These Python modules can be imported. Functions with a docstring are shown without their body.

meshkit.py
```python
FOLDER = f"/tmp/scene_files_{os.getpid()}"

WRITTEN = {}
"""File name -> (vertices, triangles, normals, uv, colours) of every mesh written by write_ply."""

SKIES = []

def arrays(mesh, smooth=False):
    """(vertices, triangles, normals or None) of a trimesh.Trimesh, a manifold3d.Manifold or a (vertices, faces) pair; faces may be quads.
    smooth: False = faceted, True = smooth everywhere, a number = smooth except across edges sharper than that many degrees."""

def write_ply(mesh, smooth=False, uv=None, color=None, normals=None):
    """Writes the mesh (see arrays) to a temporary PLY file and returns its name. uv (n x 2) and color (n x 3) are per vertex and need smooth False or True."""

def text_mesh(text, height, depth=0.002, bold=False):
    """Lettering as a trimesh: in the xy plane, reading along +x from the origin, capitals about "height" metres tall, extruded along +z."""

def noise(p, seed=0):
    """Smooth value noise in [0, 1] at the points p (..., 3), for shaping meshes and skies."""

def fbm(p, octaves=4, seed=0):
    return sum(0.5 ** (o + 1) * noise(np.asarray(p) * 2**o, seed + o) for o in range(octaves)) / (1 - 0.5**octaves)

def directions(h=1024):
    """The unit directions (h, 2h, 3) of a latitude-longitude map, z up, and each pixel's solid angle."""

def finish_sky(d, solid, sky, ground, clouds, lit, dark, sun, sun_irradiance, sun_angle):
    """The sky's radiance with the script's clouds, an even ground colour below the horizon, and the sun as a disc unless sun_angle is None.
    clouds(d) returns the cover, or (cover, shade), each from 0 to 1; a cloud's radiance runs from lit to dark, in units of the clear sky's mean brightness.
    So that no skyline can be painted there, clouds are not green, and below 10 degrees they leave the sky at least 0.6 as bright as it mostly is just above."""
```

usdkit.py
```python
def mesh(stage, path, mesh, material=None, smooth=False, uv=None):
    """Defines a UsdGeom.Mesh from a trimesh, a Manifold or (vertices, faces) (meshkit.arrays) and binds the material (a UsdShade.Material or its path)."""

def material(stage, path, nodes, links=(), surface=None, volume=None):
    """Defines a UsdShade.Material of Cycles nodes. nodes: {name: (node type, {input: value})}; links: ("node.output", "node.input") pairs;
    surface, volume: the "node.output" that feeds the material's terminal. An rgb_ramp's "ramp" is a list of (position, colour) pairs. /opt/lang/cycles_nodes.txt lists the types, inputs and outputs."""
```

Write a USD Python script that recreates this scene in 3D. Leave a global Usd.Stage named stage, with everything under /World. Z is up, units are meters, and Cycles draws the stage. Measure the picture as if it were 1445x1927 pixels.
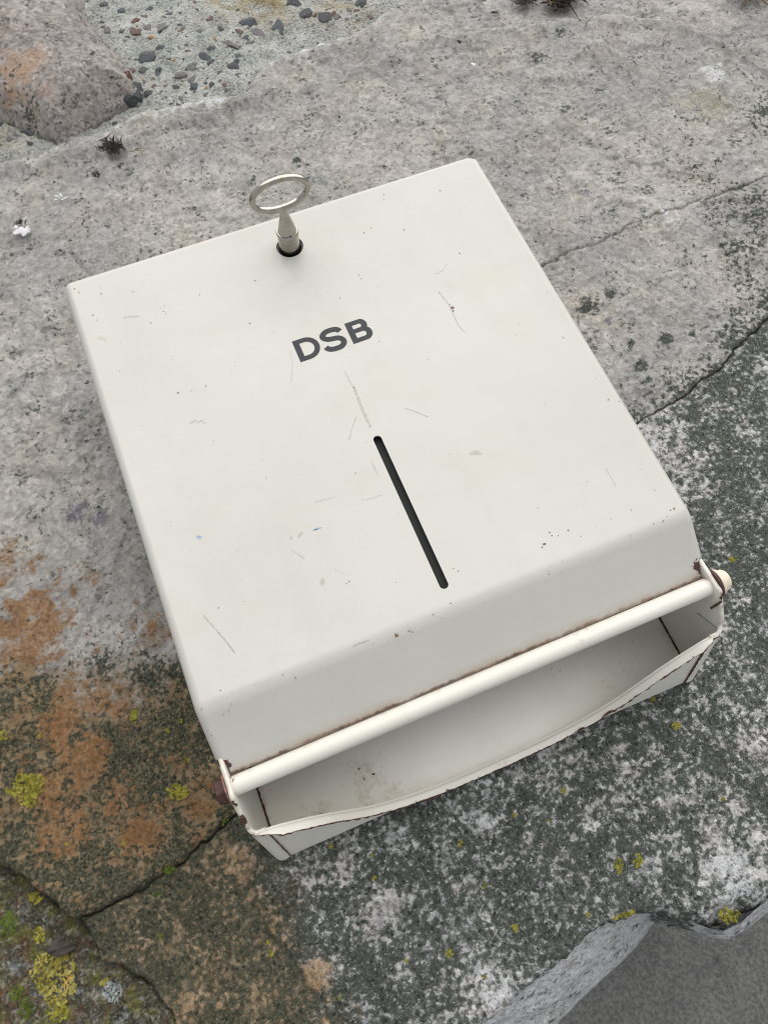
import math, random
import numpy as np
import trimesh, manifold3d as m3, shapely
from shapely.geometry import Polygon, LineString
from shapely import affinity
from scipy.interpolate import PchipInterpolator, CubicSpline
from scipy.spatial import ConvexHull, Delaunay
import usdkit, meshkit
from meshkit import noise, fbm
from pxr import Usd, UsdGeom, UsdLux, UsdShade, Gf, Sdf, Vt

stage = Usd.Stage.CreateInMemory()
UsdGeom.SetStageUpAxis(stage, UsdGeom.Tokens.z)
UsdGeom.SetStageMetersPerUnit(stage, 1.0)
world = UsdGeom.Xform.Define(stage, '/World')
stage.SetDefaultPrim(world.GetPrim())
UsdGeom.Scope.Define(stage, '/World/Looks')
rng = np.random.default_rng(7)

# ------------------------------------------------------------------ camera, sky, sun
# the dispenser lies face up: x to its right, y towards its top, z up; its back rests at z = 0
Z0 = 0.0985
R = np.array([[0.925495, -0.378752, -0.002346], [-0.351877, -0.857502, -0.375330], [0.140145, 0.348191, -0.926888]])
R = np.linalg.svd(R)[0] @ np.linalg.svd(R)[2]
CAM = np.array([-0.07223, -0.07673, 0.38318 + Z0])
FPX, WPX, HPX = 1435.9, 1445, 1927
cam = UsdGeom.Camera.Define(stage, '/World/camera')
mat = np.eye(4)
mat[0, :3], mat[1, :3], mat[2, :3], mat[3, :3] = R[0], -R[1], -R[2], CAM
cam.AddTransformOp().Set(Gf.Matrix4d(*mat.ravel().tolist()))
cam.CreateHorizontalApertureAttr(36.0)
cam.CreateVerticalApertureAttr(36.0 * HPX / WPX)
cam.CreateFocalLengthAttr(36.0 * FPX / WPX)
cam.CreateClippingRangeAttr(Gf.Vec2f(0.01, 200))
EXPOSURE = 1.20
cam.GetPrim().CreateAttribute('exposure', Sdf.ValueTypeNames.Float).Set(EXPOSURE)

SUN = np.array([0.42, 0.70, 0.76])
SUN /= np.linalg.norm(SUN)
elev, azim = math.asin(SUN[2]), math.atan2(SUN[0], SUN[1])
dome = UsdLux.DomeLight.Define(stage, '/World/sky')
dome.CreateIntensityAttr(1.0)
sky_m = usdkit.material(stage, '/World/Looks/overcast_sky', {
    'tc': ('texture_coordinate', {}),
    'sky': ('sky_texture', {'sky_type': 'single_scattering', 'sun_disc': False, 'sun_elevation': elev, 'sun_rotation': azim, 'sun_intensity': 1.0}),
    'n': ('noise_texture', {'scale': 2.2, 'detail': 5.0, 'roughness': 0.55}),
    'cl': ('rgb_ramp', {'ramp': [(0.3, (3.9, 4.0, 4.2)), (0.7, (5.0, 5.05, 5.1))]}),
    'mx': ('mix', {'fac': 0.88}),
    'bg': ('background_shader', {'strength': 0.058})},
    [('tc.generated', 'n.vector'), ('n.fac', 'cl.fac'), ('sky.color', 'mx.color1'), ('cl.color', 'mx.color2'), ('mx.color', 'bg.color')], surface='bg.background')
UsdShade.MaterialBindingAPI.Apply(dome.GetPrim()).Bind(sky_m)
dome.GetPrim().SetCustomDataByKey('kind', 'structure')
sun = UsdLux.DistantLight.Define(stage, '/World/sun')
sun.CreateIntensityAttr(0.4)
sun.CreateAngleAttr(95.0)
sun.CreateNormalizeAttr(True)
sun.CreateColorAttr(Gf.Vec3f(1.0, 0.975, 0.94))
zl = SUN
xl = np.cross([0, 0, 1], zl); xl /= np.linalg.norm(xl)
yl = np.cross(zl, xl)
ml = np.eye(4); ml[0, :3], ml[1, :3], ml[2, :3] = xl, yl, zl
sun.AddTransformOp().Set(Gf.Matrix4d(*ml.ravel().tolist()))

# ------------------------------------------------------------------ helpers
def spot(u, v, z=0.0):
    "The place at height z that the photograph shows at (u, v)."
    u, v = np.asarray(u, float), np.asarray(v, float)
    d = np.stack([(u - WPX / 2) / FPX, (v - HPX / 2) / FPX, np.ones_like(u)], -1) @ R
    t = (np.asarray(z) - CAM[2]) / d[..., 2]
    return CAM + t[..., None] * d

def spots(pts, z=0.0):
    p = np.array(pts, float)
    return spot(p[:, 0], p[:, 1], z)[:, :2]

USED = {}
def fresh(parent, name):
    k = (parent, name)
    USED[k] = USED.get(k, -1) + 1
    return f'{parent}/{name}' if USED[k] == 0 else f'{parent}/{name}_{USED[k]:03d}'

def tag(prim, label=None, category=None, group=None, kind=None):
    for k, v in (('label', label), ('category', category), ('group', group), ('kind', kind)):
        if v:
            prim.SetCustomDataByKey(k, v)
    return prim

def thing(name, label, category, loc=(0, 0, 0), group=None, kind=None):
    x = UsdGeom.Xform.Define(stage, fresh('/World', name))
    x.AddTranslateOp().Set(Gf.Vec3d(*map(float, loc)))
    return tag(x.GetPrim(), label, category, group, kind)

ORIGIN = {}
def obj(name, mesh, material, parent=None, smooth=False, prim_vars=None, **kw):
    "One Mesh prim. Vertices are given in world space; a thing's own place is taken off."
    pp = '/World' if parent is None else str(parent.GetPath())
    root = '/World' if parent is None else '/'.join(pp.split('/')[:3])
    v, f, n = meshkit.arrays(mesh, smooth)
    t = np.zeros(3)
    if parent is not None:
        rp = stage.GetPrimAtPath(root)
        if rp.IsA(UsdGeom.Xform) or rp.HasAttribute('xformOp:translate'):
            t = np.array(rp.GetAttribute('xformOp:translate').Get())
    own = kw.pop('origin', None)
    if own is not None:
        t = np.asarray(own, float)
    path = fresh(pp, name)
    v = v - t
    m = UsdGeom.Mesh.Define(stage, path)
    m.CreatePointsAttr(Vt.Vec3fArray.FromNumpy(v.astype(np.float32)))
    m.CreateFaceVertexCountsAttr(Vt.IntArray.FromNumpy(np.full(len(f), 3, np.int32)))
    m.CreateFaceVertexIndicesAttr(Vt.IntArray.FromNumpy(f.astype(np.int32).ravel()))
    m.CreateSubdivisionSchemeAttr('none')
    if n is not None:
        m.CreateNormalsAttr(Vt.Vec3fArray.FromNumpy(n.astype(np.float32)))
        m.SetNormalsInterpolation('vertex')
    if own is not None:
        m.AddTranslateOp().Set(Gf.Vec3d(*map(float, own)))
    UsdShade.MaterialBindingAPI.Apply(m.GetPrim()).Bind(material)
    for k, a in (prim_vars or {}).items():
        a = np.asarray(a, np.float32)
        if a.ndim == 1:
            UsdGeom.PrimvarsAPI(m).CreatePrimvar(k, Sdf.ValueTypeNames.FloatArray, 'vertex').Set(Vt.FloatArray.FromNumpy(a))
        else:
            UsdGeom.PrimvarsAPI(m).CreatePrimvar(k, Sdf.ValueTypeNames.Color3fArray, 'vertex').Set(Vt.Vec3fArray.FromNumpy(a))
    tag(m.GetPrim(), **kw)
    return m.GetPrim()

class Graph:
    "Collects shader nodes; every method returns the name of an output."
    def __init__(s): s.n, s.l, s.k = {}, [], 0
    def add(s, kind, out, **inp):
        s.k += 1
        nm = f'{kind}_{s.k}'
        vals = {}
        for k, v in inp.items():
            if isinstance(v, str) and '.' in v and v.split('.')[0] in s.n:
                s.l.append((v, f'{nm}.{k}'))
            else:
                vals[k] = v
        s.n[nm] = (kind, vals)
        return f'{nm}.{out}'
    def pos(s):
        if not hasattr(s, 'p'): s.p = s.add('geometry', 'position')
        return s.p
    def noise(s, scale, detail=3.0, rough=0.55, vec=None, dist=0.0, out='fac'):
        return s.add('noise_texture', out, scale=scale, detail=detail, roughness=rough, vector=vec or s.pos(), distortion=dist)
    def voro(s, scale, feature='f1', vec=None, out='distance', rnd=1.0):
        return s.add('voronoi_texture', out, scale=scale, feature=feature, vector=vec or s.pos(), randomness=rnd)
    def math(s, op, a, b=0.0, c=0.0, clamp=False):
        return s.add('math', 'value', math_type=op, value1=a, value2=b, value3=c, use_clamp=clamp)
    def step(s, v, lo, hi, a=0.0, b=1.0):
        return s.add('map_range', 'result', range_type='smoothstep', value=v, from_min=lo, from_max=hi, to_min=a, to_max=b, clamp=True)
    def mix(s, f, a, b, kind='mix'):
        return s.add('mix', 'color', mix_type=kind, fac=f, color1=a, color2=b)
    def ramp(s, f, stops): return s.add('rgb_ramp', 'color', fac=f, ramp=stops)
    def attr(s, name, out='fac'): return s.add('attribute', out, attribute=name)
    def sep(s, c):
        o = s.add('separate_color', 'r', color=c).split('.')[0]
        return f'{o}.r', f'{o}.g', f'{o}.b'
    def xyz(s, v):
        o = s.add('separate_xyz', 'x', vector=v).split('.')[0]
        return f'{o}.x', f'{o}.y', f'{o}.z'
    def bump(s, h, dist, strength=1.0, normal=None):
        kw = {'normal': normal} if normal else {}
        return s.add('bump', 'normal', height=h, distance=dist, strength=strength, **kw)
    def bsdf(s, **kw): return s.add('principled_bsdf', 'BSDF', **kw)
    def make(s, name, surf): return usdkit.material(stage, f'/World/Looks/{name}', s.n, s.l, surface=surf)

def plain(name, col, rough=0.5, metallic=0.0, var=0.25, scale=300.0, bump=0.0):
    g = Graph()
    n = g.noise(scale, 4.0)
    lo = tuple(c * (1 - var) for c in col); hi = tuple(min(1, c * (1 + var)) for c in col)
    kw = {}
    if bump: kw['normal'] = g.bump(n, bump)
    return g.make(name, g.bsdf(base_color=g.ramp(n, [(0.25, lo), (0.75, hi)]), roughness=rough, metallic=metallic, **kw))

def tube(pts, r, n=6, cap=True):
    P = np.asarray(pts, float); rr = np.broadcast_to(r, len(P))
    T = np.gradient(P, axis=0); T /= np.linalg.norm(T, axis=1, keepdims=True) + 1e-12
    up = np.array([0, 0, 1.0]) if abs(T[0, 2]) < 0.8 else np.array([1.0, 0, 0])
    N = np.cross(T, up); N /= np.linalg.norm(N, axis=1, keepdims=True) + 1e-12
    B = np.cross(T, N)
    a = np.linspace(0, 2 * np.pi, n, endpoint=False)
    V = (P[:, None] + rr[:, None, None] * (np.cos(a)[None, :, None] * N[:, None] + np.sin(a)[None, :, None] * B[:, None])).reshape(-1, 3)
    i, j = np.meshgrid(np.arange(len(P) - 1), np.arange(n), indexing='ij')
    q = np.stack([i * n + j, i * n + (j + 1) % n, (i + 1) * n + (j + 1) % n, (i + 1) * n + j], -1).reshape(-1, 4)
    F = np.vstack([q[:, [0, 1, 2]], q[:, [0, 2, 3]]])
    if cap:
        V = np.vstack([V, P[:1], P[-1:]])
        k = np.arange(n); c0, c1 = len(V) - 2, len(V) - 1
        F = np.vstack([F, np.stack([np.full(n, c0), (k + 1) % n, k], 1), np.stack([np.full(n, c1), (len(P) - 1) * n + k, (len(P) - 1) * n + (k + 1) % n], 1)])
    return V, F

def join(ms):
    vs, fs, o = [], [], 0
    for m in ms:
        v, f = (m.vertices, m.faces) if hasattr(m, 'vertices') else m
        v, f = np.asarray(v), np.asarray(f)
        vs.append(v); fs.append(f + o); o += len(v)
    return np.vstack(vs), np.vstack(fs)

def sheet(P, Nrm, th):
    "A closed sheet of thickness th from a grid of points (nu, nv, 3); Nrm: outward normals. The given points are the outer face."
    nu, nv = P.shape[:2]
    V = np.vstack([P.reshape(-1, 3), (P - Nrm * th).reshape(-1, 3)])
    i, j = np.meshgrid(np.arange(nu - 1), np.arange(nv - 1), indexing='ij')
    q = np.stack([i * nv + j, (i + 1) * nv + j, (i + 1) * nv + j + 1, i * nv + j + 1], -1).reshape(-1, 4)
    n0 = nu * nv
    loop = np.concatenate([np.arange(nu - 1) * nv, (nu - 1) * nv + np.arange(nv - 1), (np.arange(nu - 1, 0, -1)) * nv + nv - 1, np.arange(nv - 1, 0, -1)])
    l2 = np.roll(loop, -1)
    side = np.stack([loop, loop + n0, l2 + n0, l2], 1)
    q = np.vstack([q, q[:, ::-1] + n0, side])
    F = np.vstack([q[:, [0, 1, 2]], q[:, [0, 2, 3]]])
    m = trimesh.Trimesh(V, F, process=False)
    a = (m.triangles_center * m.face_normals).sum(1)
    fn = np.cross(V[F[0, 1]] - V[F[0, 0]], V[F[0, 2]] - V[F[0, 0]])
    if fn @ Nrm[0, 0] < 0:
        F = F[:, ::-1]
    return V, F

def grid_normals(P):
    du, dv = np.gradient(P, axis=0), np.gradient(P, axis=1)
    n = np.cross(du, dv)
    return n / (np.linalg.norm(n, axis=-1, keepdims=True) + 1e-12)

def man(mesh):
    m = mesh.to_mesh()
    return trimesh.Trimesh(np.asarray(m.vert_properties)[:, :3], np.asarray(m.tri_verts), process=False)

# ------------------------------------------------------------------ materials of the setting
def rock_material(name, tones, dark, ochre, coarse=1.0, dark_scale=300.0, bump=1.0, contrast=1.0, mott=1.0, soft=0.0, crust=0.0):
    g = Graph()
    dk, oc, wh = g.sep(g.attr('zone', 'color'))
    ye, vi, cr = g.sep(g.attr('stain', 'color'))
    ea = g.attr('earth')
    fine = g.noise(430.0 / coarse, 6.0, 0.68)
    mid = g.noise(130.0 / coarse, 5.0, 0.65)
    big = g.noise(26.0, 4.0, 0.55)
    grain = g.noise(900.0, 3.0, 0.6)
    cell = g.sep(g.voro(310.0 / coarse, out='color'))[0]
    v = g.math('multiply_add', fine, 0.50 - soft, g.math('multiply_add', mid, 0.34 + soft, g.math('multiply', cell, 0.16)))
    base = g.ramp(v, [(0.36, tones[0]), (0.46, tones[1]), (0.54, tones[2]), (0.66, tones[3])])
    base = g.mix(g.step(big, 0.42, 0.68, 0.0, 0.5), base, g.mix(1.0, base, (1.0, 0.93, 0.84), 'multiply'))
    base = g.mix(g.step(g.noise(52.0, 5.0, 0.62), 0.48, 0.66, 0.0, 0.6 * mott), base, g.mix(1.0, base, (0.80, 0.83, 0.86), 'multiply'))
    base = g.mix(g.step(g.noise(38.0, 5.0, 0.66, vec=g.add('mapping', 'vector', vector=g.pos(), location=(3.0, 7.0, 1.0))), 0.52, 0.68, 0.0, 0.5 * mott), base, g.mix(1.0, base, (1.22, 1.21, 1.21), 'multiply'))
    wide = g.noise(11.0, 4.0, 0.6, vec=g.add('mapping', 'vector', vector=g.pos(), location=(5.0, 1.0, 8.0)))
    base = g.mix(g.step(wide, 0.38, 0.62), g.mix(1.0, base, (0.86, 0.87, 0.88), 'multiply'), g.mix(1.0, base, (1.08, 1.07, 1.05), 'multiply'))
    # white quartz
    wv = g.math('add', wh, g.math('multiply', g.math('subtract', g.noise(150.0, 5.0, 0.68), 0.5), 2.0))
    base = g.mix(g.step(wv, 0.42, 0.78, 0.0, 0.8), base, g.ramp(fine, [(0.3, (0.44, 0.445, 0.46)), (0.5, (0.60, 0.60, 0.61)), (0.7, (0.74, 0.735, 0.735))]))
    # brown weathering
    base = g.mix(g.step(g.math('add', ea, g.math('multiply', g.math('subtract', mid, 0.5), 1.4)), 0.25, 0.75, 0.0, 0.95), base, g.mix(1.0, base, (0.62, 0.46, 0.27), 'multiply'))
    # iron stain
    ov = g.math('add', oc, g.math('multiply', g.math('subtract', g.noise(85.0, 7.0, 0.72, dist=0.25), 0.5), 2.2))
    ocol = g.ramp(g.math('multiply_add', g.noise(420.0, 6.0, 0.70), 0.62, g.math('multiply', g.noise(60.0, 4.0), 0.38)), [(0.36, ochre[0]), (0.5, ochre[1]), (0.62, ochre[2])])
    base = g.mix(g.step(ov, 0.28, 0.66, 0.0, 0.93), base, ocol)
    # yellowish, violet
    base = g.mix(g.step(g.math('add', ye, g.math('multiply', g.math('subtract', mid, 0.5), 1.2)), 0.4, 0.8, 0.0, 0.6), base, g.mix(1.0, base, (0.86, 0.80, 0.55), 'multiply'))
    base = g.mix(g.step(g.math('add', vi, g.math('multiply', g.math('subtract', g.noise(300.0, 5.0, 0.7), 0.5), 2.4)), 0.45, 0.85, 0.0, 0.75), base, (0.135, 0.13, 0.165))
    # dark mineral / crust lichen: clusters of grains with soft green-grey borders
    nd = g.math('multiply_add', g.noise(dark_scale, 6.0, 0.66), 0.66, g.math('multiply', g.noise(dark_scale / 5.0, 4.0, 0.6), 0.34))
    dv = g.math('add', g.math('multiply', g.math('subtract', nd, 0.5), 4.6), g.math('subtract', dk, 0.5))
    mask = g.step(dv, -0.28, 0.20, 0.0, 0.95)
    dcol0 = g.ramp(g.noise(620.0, 5.0, 0.7), [(0.32, dark[0]), (0.47, dark[1]), (0.56, dark[2]), (0.68, dark[3])])
    dcol = g.mix(ea, dcol0, g.mix(1.0, dcol0, (1.2, 1.02, 0.80), 'multiply'))
    base = g.mix(mask, base, dcol)
    cg = g.voro(260.0, vec=g.add('mapping', 'vector', vector=g.pos(), location=(1.0, 2.0, 5.0)))
    core = g.math('multiply', g.step(g.math('add', cg, g.math('multiply', grain, 0.3)), 0.30, 0.50, 1.0, 0.0), g.step(dv, -0.10, 0.20))
    base = g.mix(g.math('multiply', core, 0.75), base, dark[0])
    if crust:
        lv = g.noise(62.0, 6.0, 0.7)
        base = g.mix(g.step(lv, 0.50, 0.60, 0.0, crust), base, g.ramp(fine, [(0.34, (0.07, 0.066, 0.012)), (0.5, (0.16, 0.15, 0.035)), (0.66, (0.28, 0.26, 0.10))]))
        base = g.mix(g.step(lv, 0.36, 0.44, crust, 0.0), base, g.ramp(fine, [(0.34, (0.10, 0.105, 0.10)), (0.5, (0.24, 0.25, 0.24)), (0.66, (0.42, 0.44, 0.43))]))
        rv_ = g.noise(75.0, 5.0, 0.7, vec=g.add('mapping', 'vector', vector=g.pos(), location=(2.0, 8.0, 3.0)))
        base = g.mix(g.step(rv_, 0.55, 0.64, 0.0, 0.8 * crust), base, g.ramp(fine, [(0.34, (0.045, 0.02, 0.012)), (0.6, (0.15, 0.07, 0.035))]))
    # pits and dark grains everywhere
    pit = g.voro(380.0 / coarse)
    pm = g.math('multiply', g.step(g.math('add', pit, g.math('multiply', grain, 0.25)), 0.22, 0.40, 1.0, 0.0), g.step(mid, 0.47, 0.60))
    base = g.mix(g.math('multiply', pm, 0.60 * contrast), base, (0.10, 0.098, 0.094))
    fleck = g.noise(330.0, 4.0, 0.65, vec=g.add('mapping', 'vector', vector=g.pos(), location=(9.0, 4.0, 2.0)))
    base = g.mix(g.step(fleck, 0.565, 0.66, 0.0, 0.50 * contrast), base, (0.13, 0.127, 0.122))
    base = g.mix(g.math('multiply', g.step(fleck, 0.33, 0.43, 0.42 * contrast, 0.0), g.math('subtract', 1.0, g.math('multiply', ea, 0.85))), base, (0.64, 0.635, 0.63))
    # glitter of mica
    gl = g.step(g.voro(900.0), 0.05, 0.11, 1.0, 0.0)
    gl = g.math('multiply', gl, g.step(g.noise(420.0, 1.0), 0.60, 0.68))
    base = g.mix(g.math('multiply', g.math('multiply', gl, 0.6), g.math('subtract', 1.0, g.math('multiply', ea, 0.7))), base, (0.8, 0.8, 0.8))
    # dirt lying in the cracks
    base = g.mix(g.math('multiply', cr, 0.88), base, g.ramp(fine, [(0.3, (0.022, 0.025, 0.02)), (0.7, (0.06, 0.066, 0.048))]))
    h = g.math('add', g.math('multiply', fine, 0.8), g.math('add', g.math('multiply', mid, 1.2), g.math('add', g.math('multiply', pm, -0.5), g.math('multiply', mask, -0.12))))
    nrm = g.bump(h, 0.0021 * bump, 1.0)
    return g.make(name, g.bsdf(base_color=base, roughness=g.step(fine, 0.3, 0.7, 0.66, 0.92), specular_ior_level=0.22, normal=nrm))

OCHRE = [(0.115, 0.055, 0.02), (0.225, 0.118, 0.050), (0.34, 0.215, 0.12)]
DARK = [(0.010, 0.014, 0.010), (0.028, 0.036, 0.027), (0.060, 0.072, 0.056), (0.16, 0.172, 0.15)]
PALE_M = rock_material('pale_granite', [(0.245, 0.233, 0.217), (0.32, 0.306, 0.287), (0.375, 0.361, 0.34), (0.465, 0.449, 0.426)], DARK, OCHRE, contrast=0.27, mott=1.25, soft=0.12, bump=0.75)
SPECK_M = rock_material('speckled_granite', [(0.20, 0.20, 0.205), (0.36, 0.355, 0.357), (0.49, 0.483, 0.483), (0.68, 0.675, 0.675)], DARK, [(0.17, 0.10, 0.05), (0.34, 0.23, 0.13), (0.52, 0.42, 0.32)], dark_scale=310.0)
LICH_M = rock_material('lichen_crusted_granite', [(0.055, 0.055, 0.036), (0.125, 0.122, 0.082), (0.215, 0.212, 0.155), (0.50, 0.50, 0.45)], [(0.02, 0.02, 0.016), (0.05, 0.048, 0.036), (0.10, 0.096, 0.07), (0.24, 0.23, 0.19)], [(0.13, 0.06, 0.035), (0.20, 0.105, 0.06), (0.30, 0.19, 0.11)], bump=2.2, crust=0.85)
RED_M = rock_material('reddish_granite', [(0.18, 0.16, 0.15), (0.28, 0.252, 0.236), (0.36, 0.328, 0.308), (0.48, 0.445, 0.42)], DARK, [(0.30, 0.19, 0.13), (0.40, 0.27, 0.19), (0.50, 0.37, 0.28)], contrast=0.6, soft=0.10)

# ------------------------------------------------------------------ rocks
def dist_to(poly, x, y, closed=True):
    P = np.asarray(poly, float)
    Q = np.roll(P, -1, 0) if closed else P[1:]
    P = P if closed else P[:-1]
    best = np.full(x.shape, 1e9)
    for (ax, ay), (bx, by) in zip(P, Q):
        dx, dy = bx - ax, by - ay
        t = np.clip(((x - ax) * dx + (y - ay) * dy) / (dx * dx + dy * dy + 1e-15), 0, 1)
        best = np.minimum(best, (x - ax - t * dx) ** 2 + (y - ay - t * dy) ** 2)
    return np.sqrt(best)

def signed(poly, x, y):
    d = dist_to(poly, x, y)
    ins = shapely.contains_xy(Polygon(poly), x.ravel(), y.ravel()).reshape(x.shape)
    return np.where(ins, d, -d)

def p3(x, y, s, z=0.0): return np.stack([x * s, y * s, np.full_like(x, z)], -1)

def blobs(x, y, items, z=0.0, warp=0.012, seed=0):
    "items: (u, v, radius in photo pixels, strength)"
    wx = x + warp * (fbm(p3(x, y, 45, 3.1), 3, seed) - 0.5) * 2
    wy = y + warp * (fbm(p3(x, y, 45, 9.7), 3, seed + 5) - 0.5) * 2
    out = np.zeros_like(x)
    for u, v, r, s in items:
        c = spot(u, v, z); rr = np.linalg.norm(spot(u + r, v, z) - c)
        out = np.maximum(out, s * np.exp(-(((wx - c[0]) ** 2 + (wy - c[1]) ** 2) / rr ** 2) ** 1.3))
    return out

def smooth01(t):
    t = np.clip(t, 0, 1)
    return t * t * (3 - 2 * t)

def rock_mesh(poly, xs, ys, top, hole=None, margin=0.006, turn=1.0):
    """poly: outline in plan; top(x, y, d) -> height, d the distance inside the outline (slightly negative outside)."""
    x, y = np.meshgrid(xs, ys, indexing='ij')
    d = signed(poly, x, y)
    d = d + turn * (0.0060 * (fbm(p3(x, y, 55, 1.3), 4, 21) - 0.5) * 2 + 0.0010 * (noise(p3(x, y, 300), 4) - 0.5) * 2)
    z = top(x, y, d)
    keep = d > -margin
    if hole is not None:
        keep &= ~((x > hole[0]) & (x < hole[1]) & (y > hole[2]) & (y < hole[3]))
    ny = len(ys)
    i, j = np.meshgrid(np.arange(len(xs) - 1), np.arange(ny - 1), indexing='ij')
    k = keep[:-1, :-1] & keep[1:, :-1] & keep[1:, 1:] & keep[:-1, 1:]
    i, j = i[k], j[k]
    q = np.stack([i * ny + j, (i + 1) * ny + j, (i + 1) * ny + j + 1, i * ny + j + 1], -1)
    F = np.vstack([q[:, [0, 1, 2]], q[:, [0, 2, 3]]])
    V = np.stack([x, y, z], -1).reshape(-1, 3)
    used = np.zeros(len(V), bool); used[F.ravel()] = True
    idx = np.cumsum(used) - 1
    return V[used], idx[F], d.ravel()[used]

def edge_drop(d, rad, depth):
    "Rounded shoulder: 0 inside, falling by rad over the last rad metres, then steeply."
    t = np.clip(1 - d / rad, 0, 1)
    return rad * (1 - np.sqrt(np.maximum(1 - t ** 2, 0))) + np.where(d < 0, np.minimum(-d * 9, depth), 0)

def crack(x, y, line, width, depth, seed=0, z=0.0):
    wob = 0.0042 * (fbm(p3(x, y, 120, 5.5), 4, seed) - 0.5) * 2
    wob2 = 0.0042 * (fbm(p3(x, y, 120, 8.5), 4, seed + 3) - 0.5) * 2
    dd = dist_to(spots(line, z), x + wob, y + wob2, closed=False)
    wd = width * (0.45 + 1.1 * noise(p3(x, y, 90, 2.2), seed + 8))
    a = np.exp(-(dd / wd) ** 2)
    return depth * a, a

AC = [(1445, 602), (1410, 636), (1380, 668), (1338, 708), (1300, 730), (1262, 752), (1232, 772), (1203, 792), (1100, 880), (900, 1060), (700, 1260), (560, 1430), (470, 1520), (437, 1542), (405, 1568), (375, 1590), (340, 1622), (312, 1645), (290, 1662), (262, 1684), (220, 1694), (190, 1704), (160, 1722), (132, 1729)]
A_EDGE = [(-420, 500), (-200, 378), (-60, 322), (0, 300), (40, 281), (75, 262), (130, 243), (190, 220), (240, 199), (300, 182), (330, 172), (385, 162), (432, 164), (452, 143), (470, 115), (490, 92), (520, 72), (556, 62), (600, 43), (650, 30), (700, 12), (760, -30), (900, -160), (1700, -500), (2300, 200), (1800, 330)]
A_LOW = [(112, 1716), (98, 1702), (70, 1682), (36, 1652), (12, 1642), (-40, 1620), (-200, 1520), (-420, 1350)]
POLY_A = np.vstack([spots(A_EDGE), spots(AC), spots(A_LOW)])
C_OUT = [(150, 1745), (166, 1790), (183, 1815), (221, 1833), (270, 1853), (290, 1890), (303, 1925), (330, 2010), (380, 2300), (700, 2350), (790, 2060), (880, 1965), (935, 1912), (1010, 1856), (1062, 1815), (1102, 1776), (1150, 1742), (1200, 1722), (1238, 1717), (1262, 1730), (1300, 1750), (1340, 1765), (1366, 1768), (1400, 1752), (1440, 1716), (1500, 1660), (1700, 1500), (2000, 1000), (1800, 340)]
POLY_C = np.vstack([spots(AC[::-1][:1]), spots(C_OUT), spots(AC)])
POLY_C = np.vstack([spots(C_OUT), spots(AC)])
POLY_B = spots([(-420, 1330), (-200, 1490), (-40, 1600), (36, 1632), (100, 1690), (140, 1722), (170, 1760), (200, 1800), (300, 1850), (340, 1950), (400, 2200), (-100, 2400), (-600, 1900)], -0.012)

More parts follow.
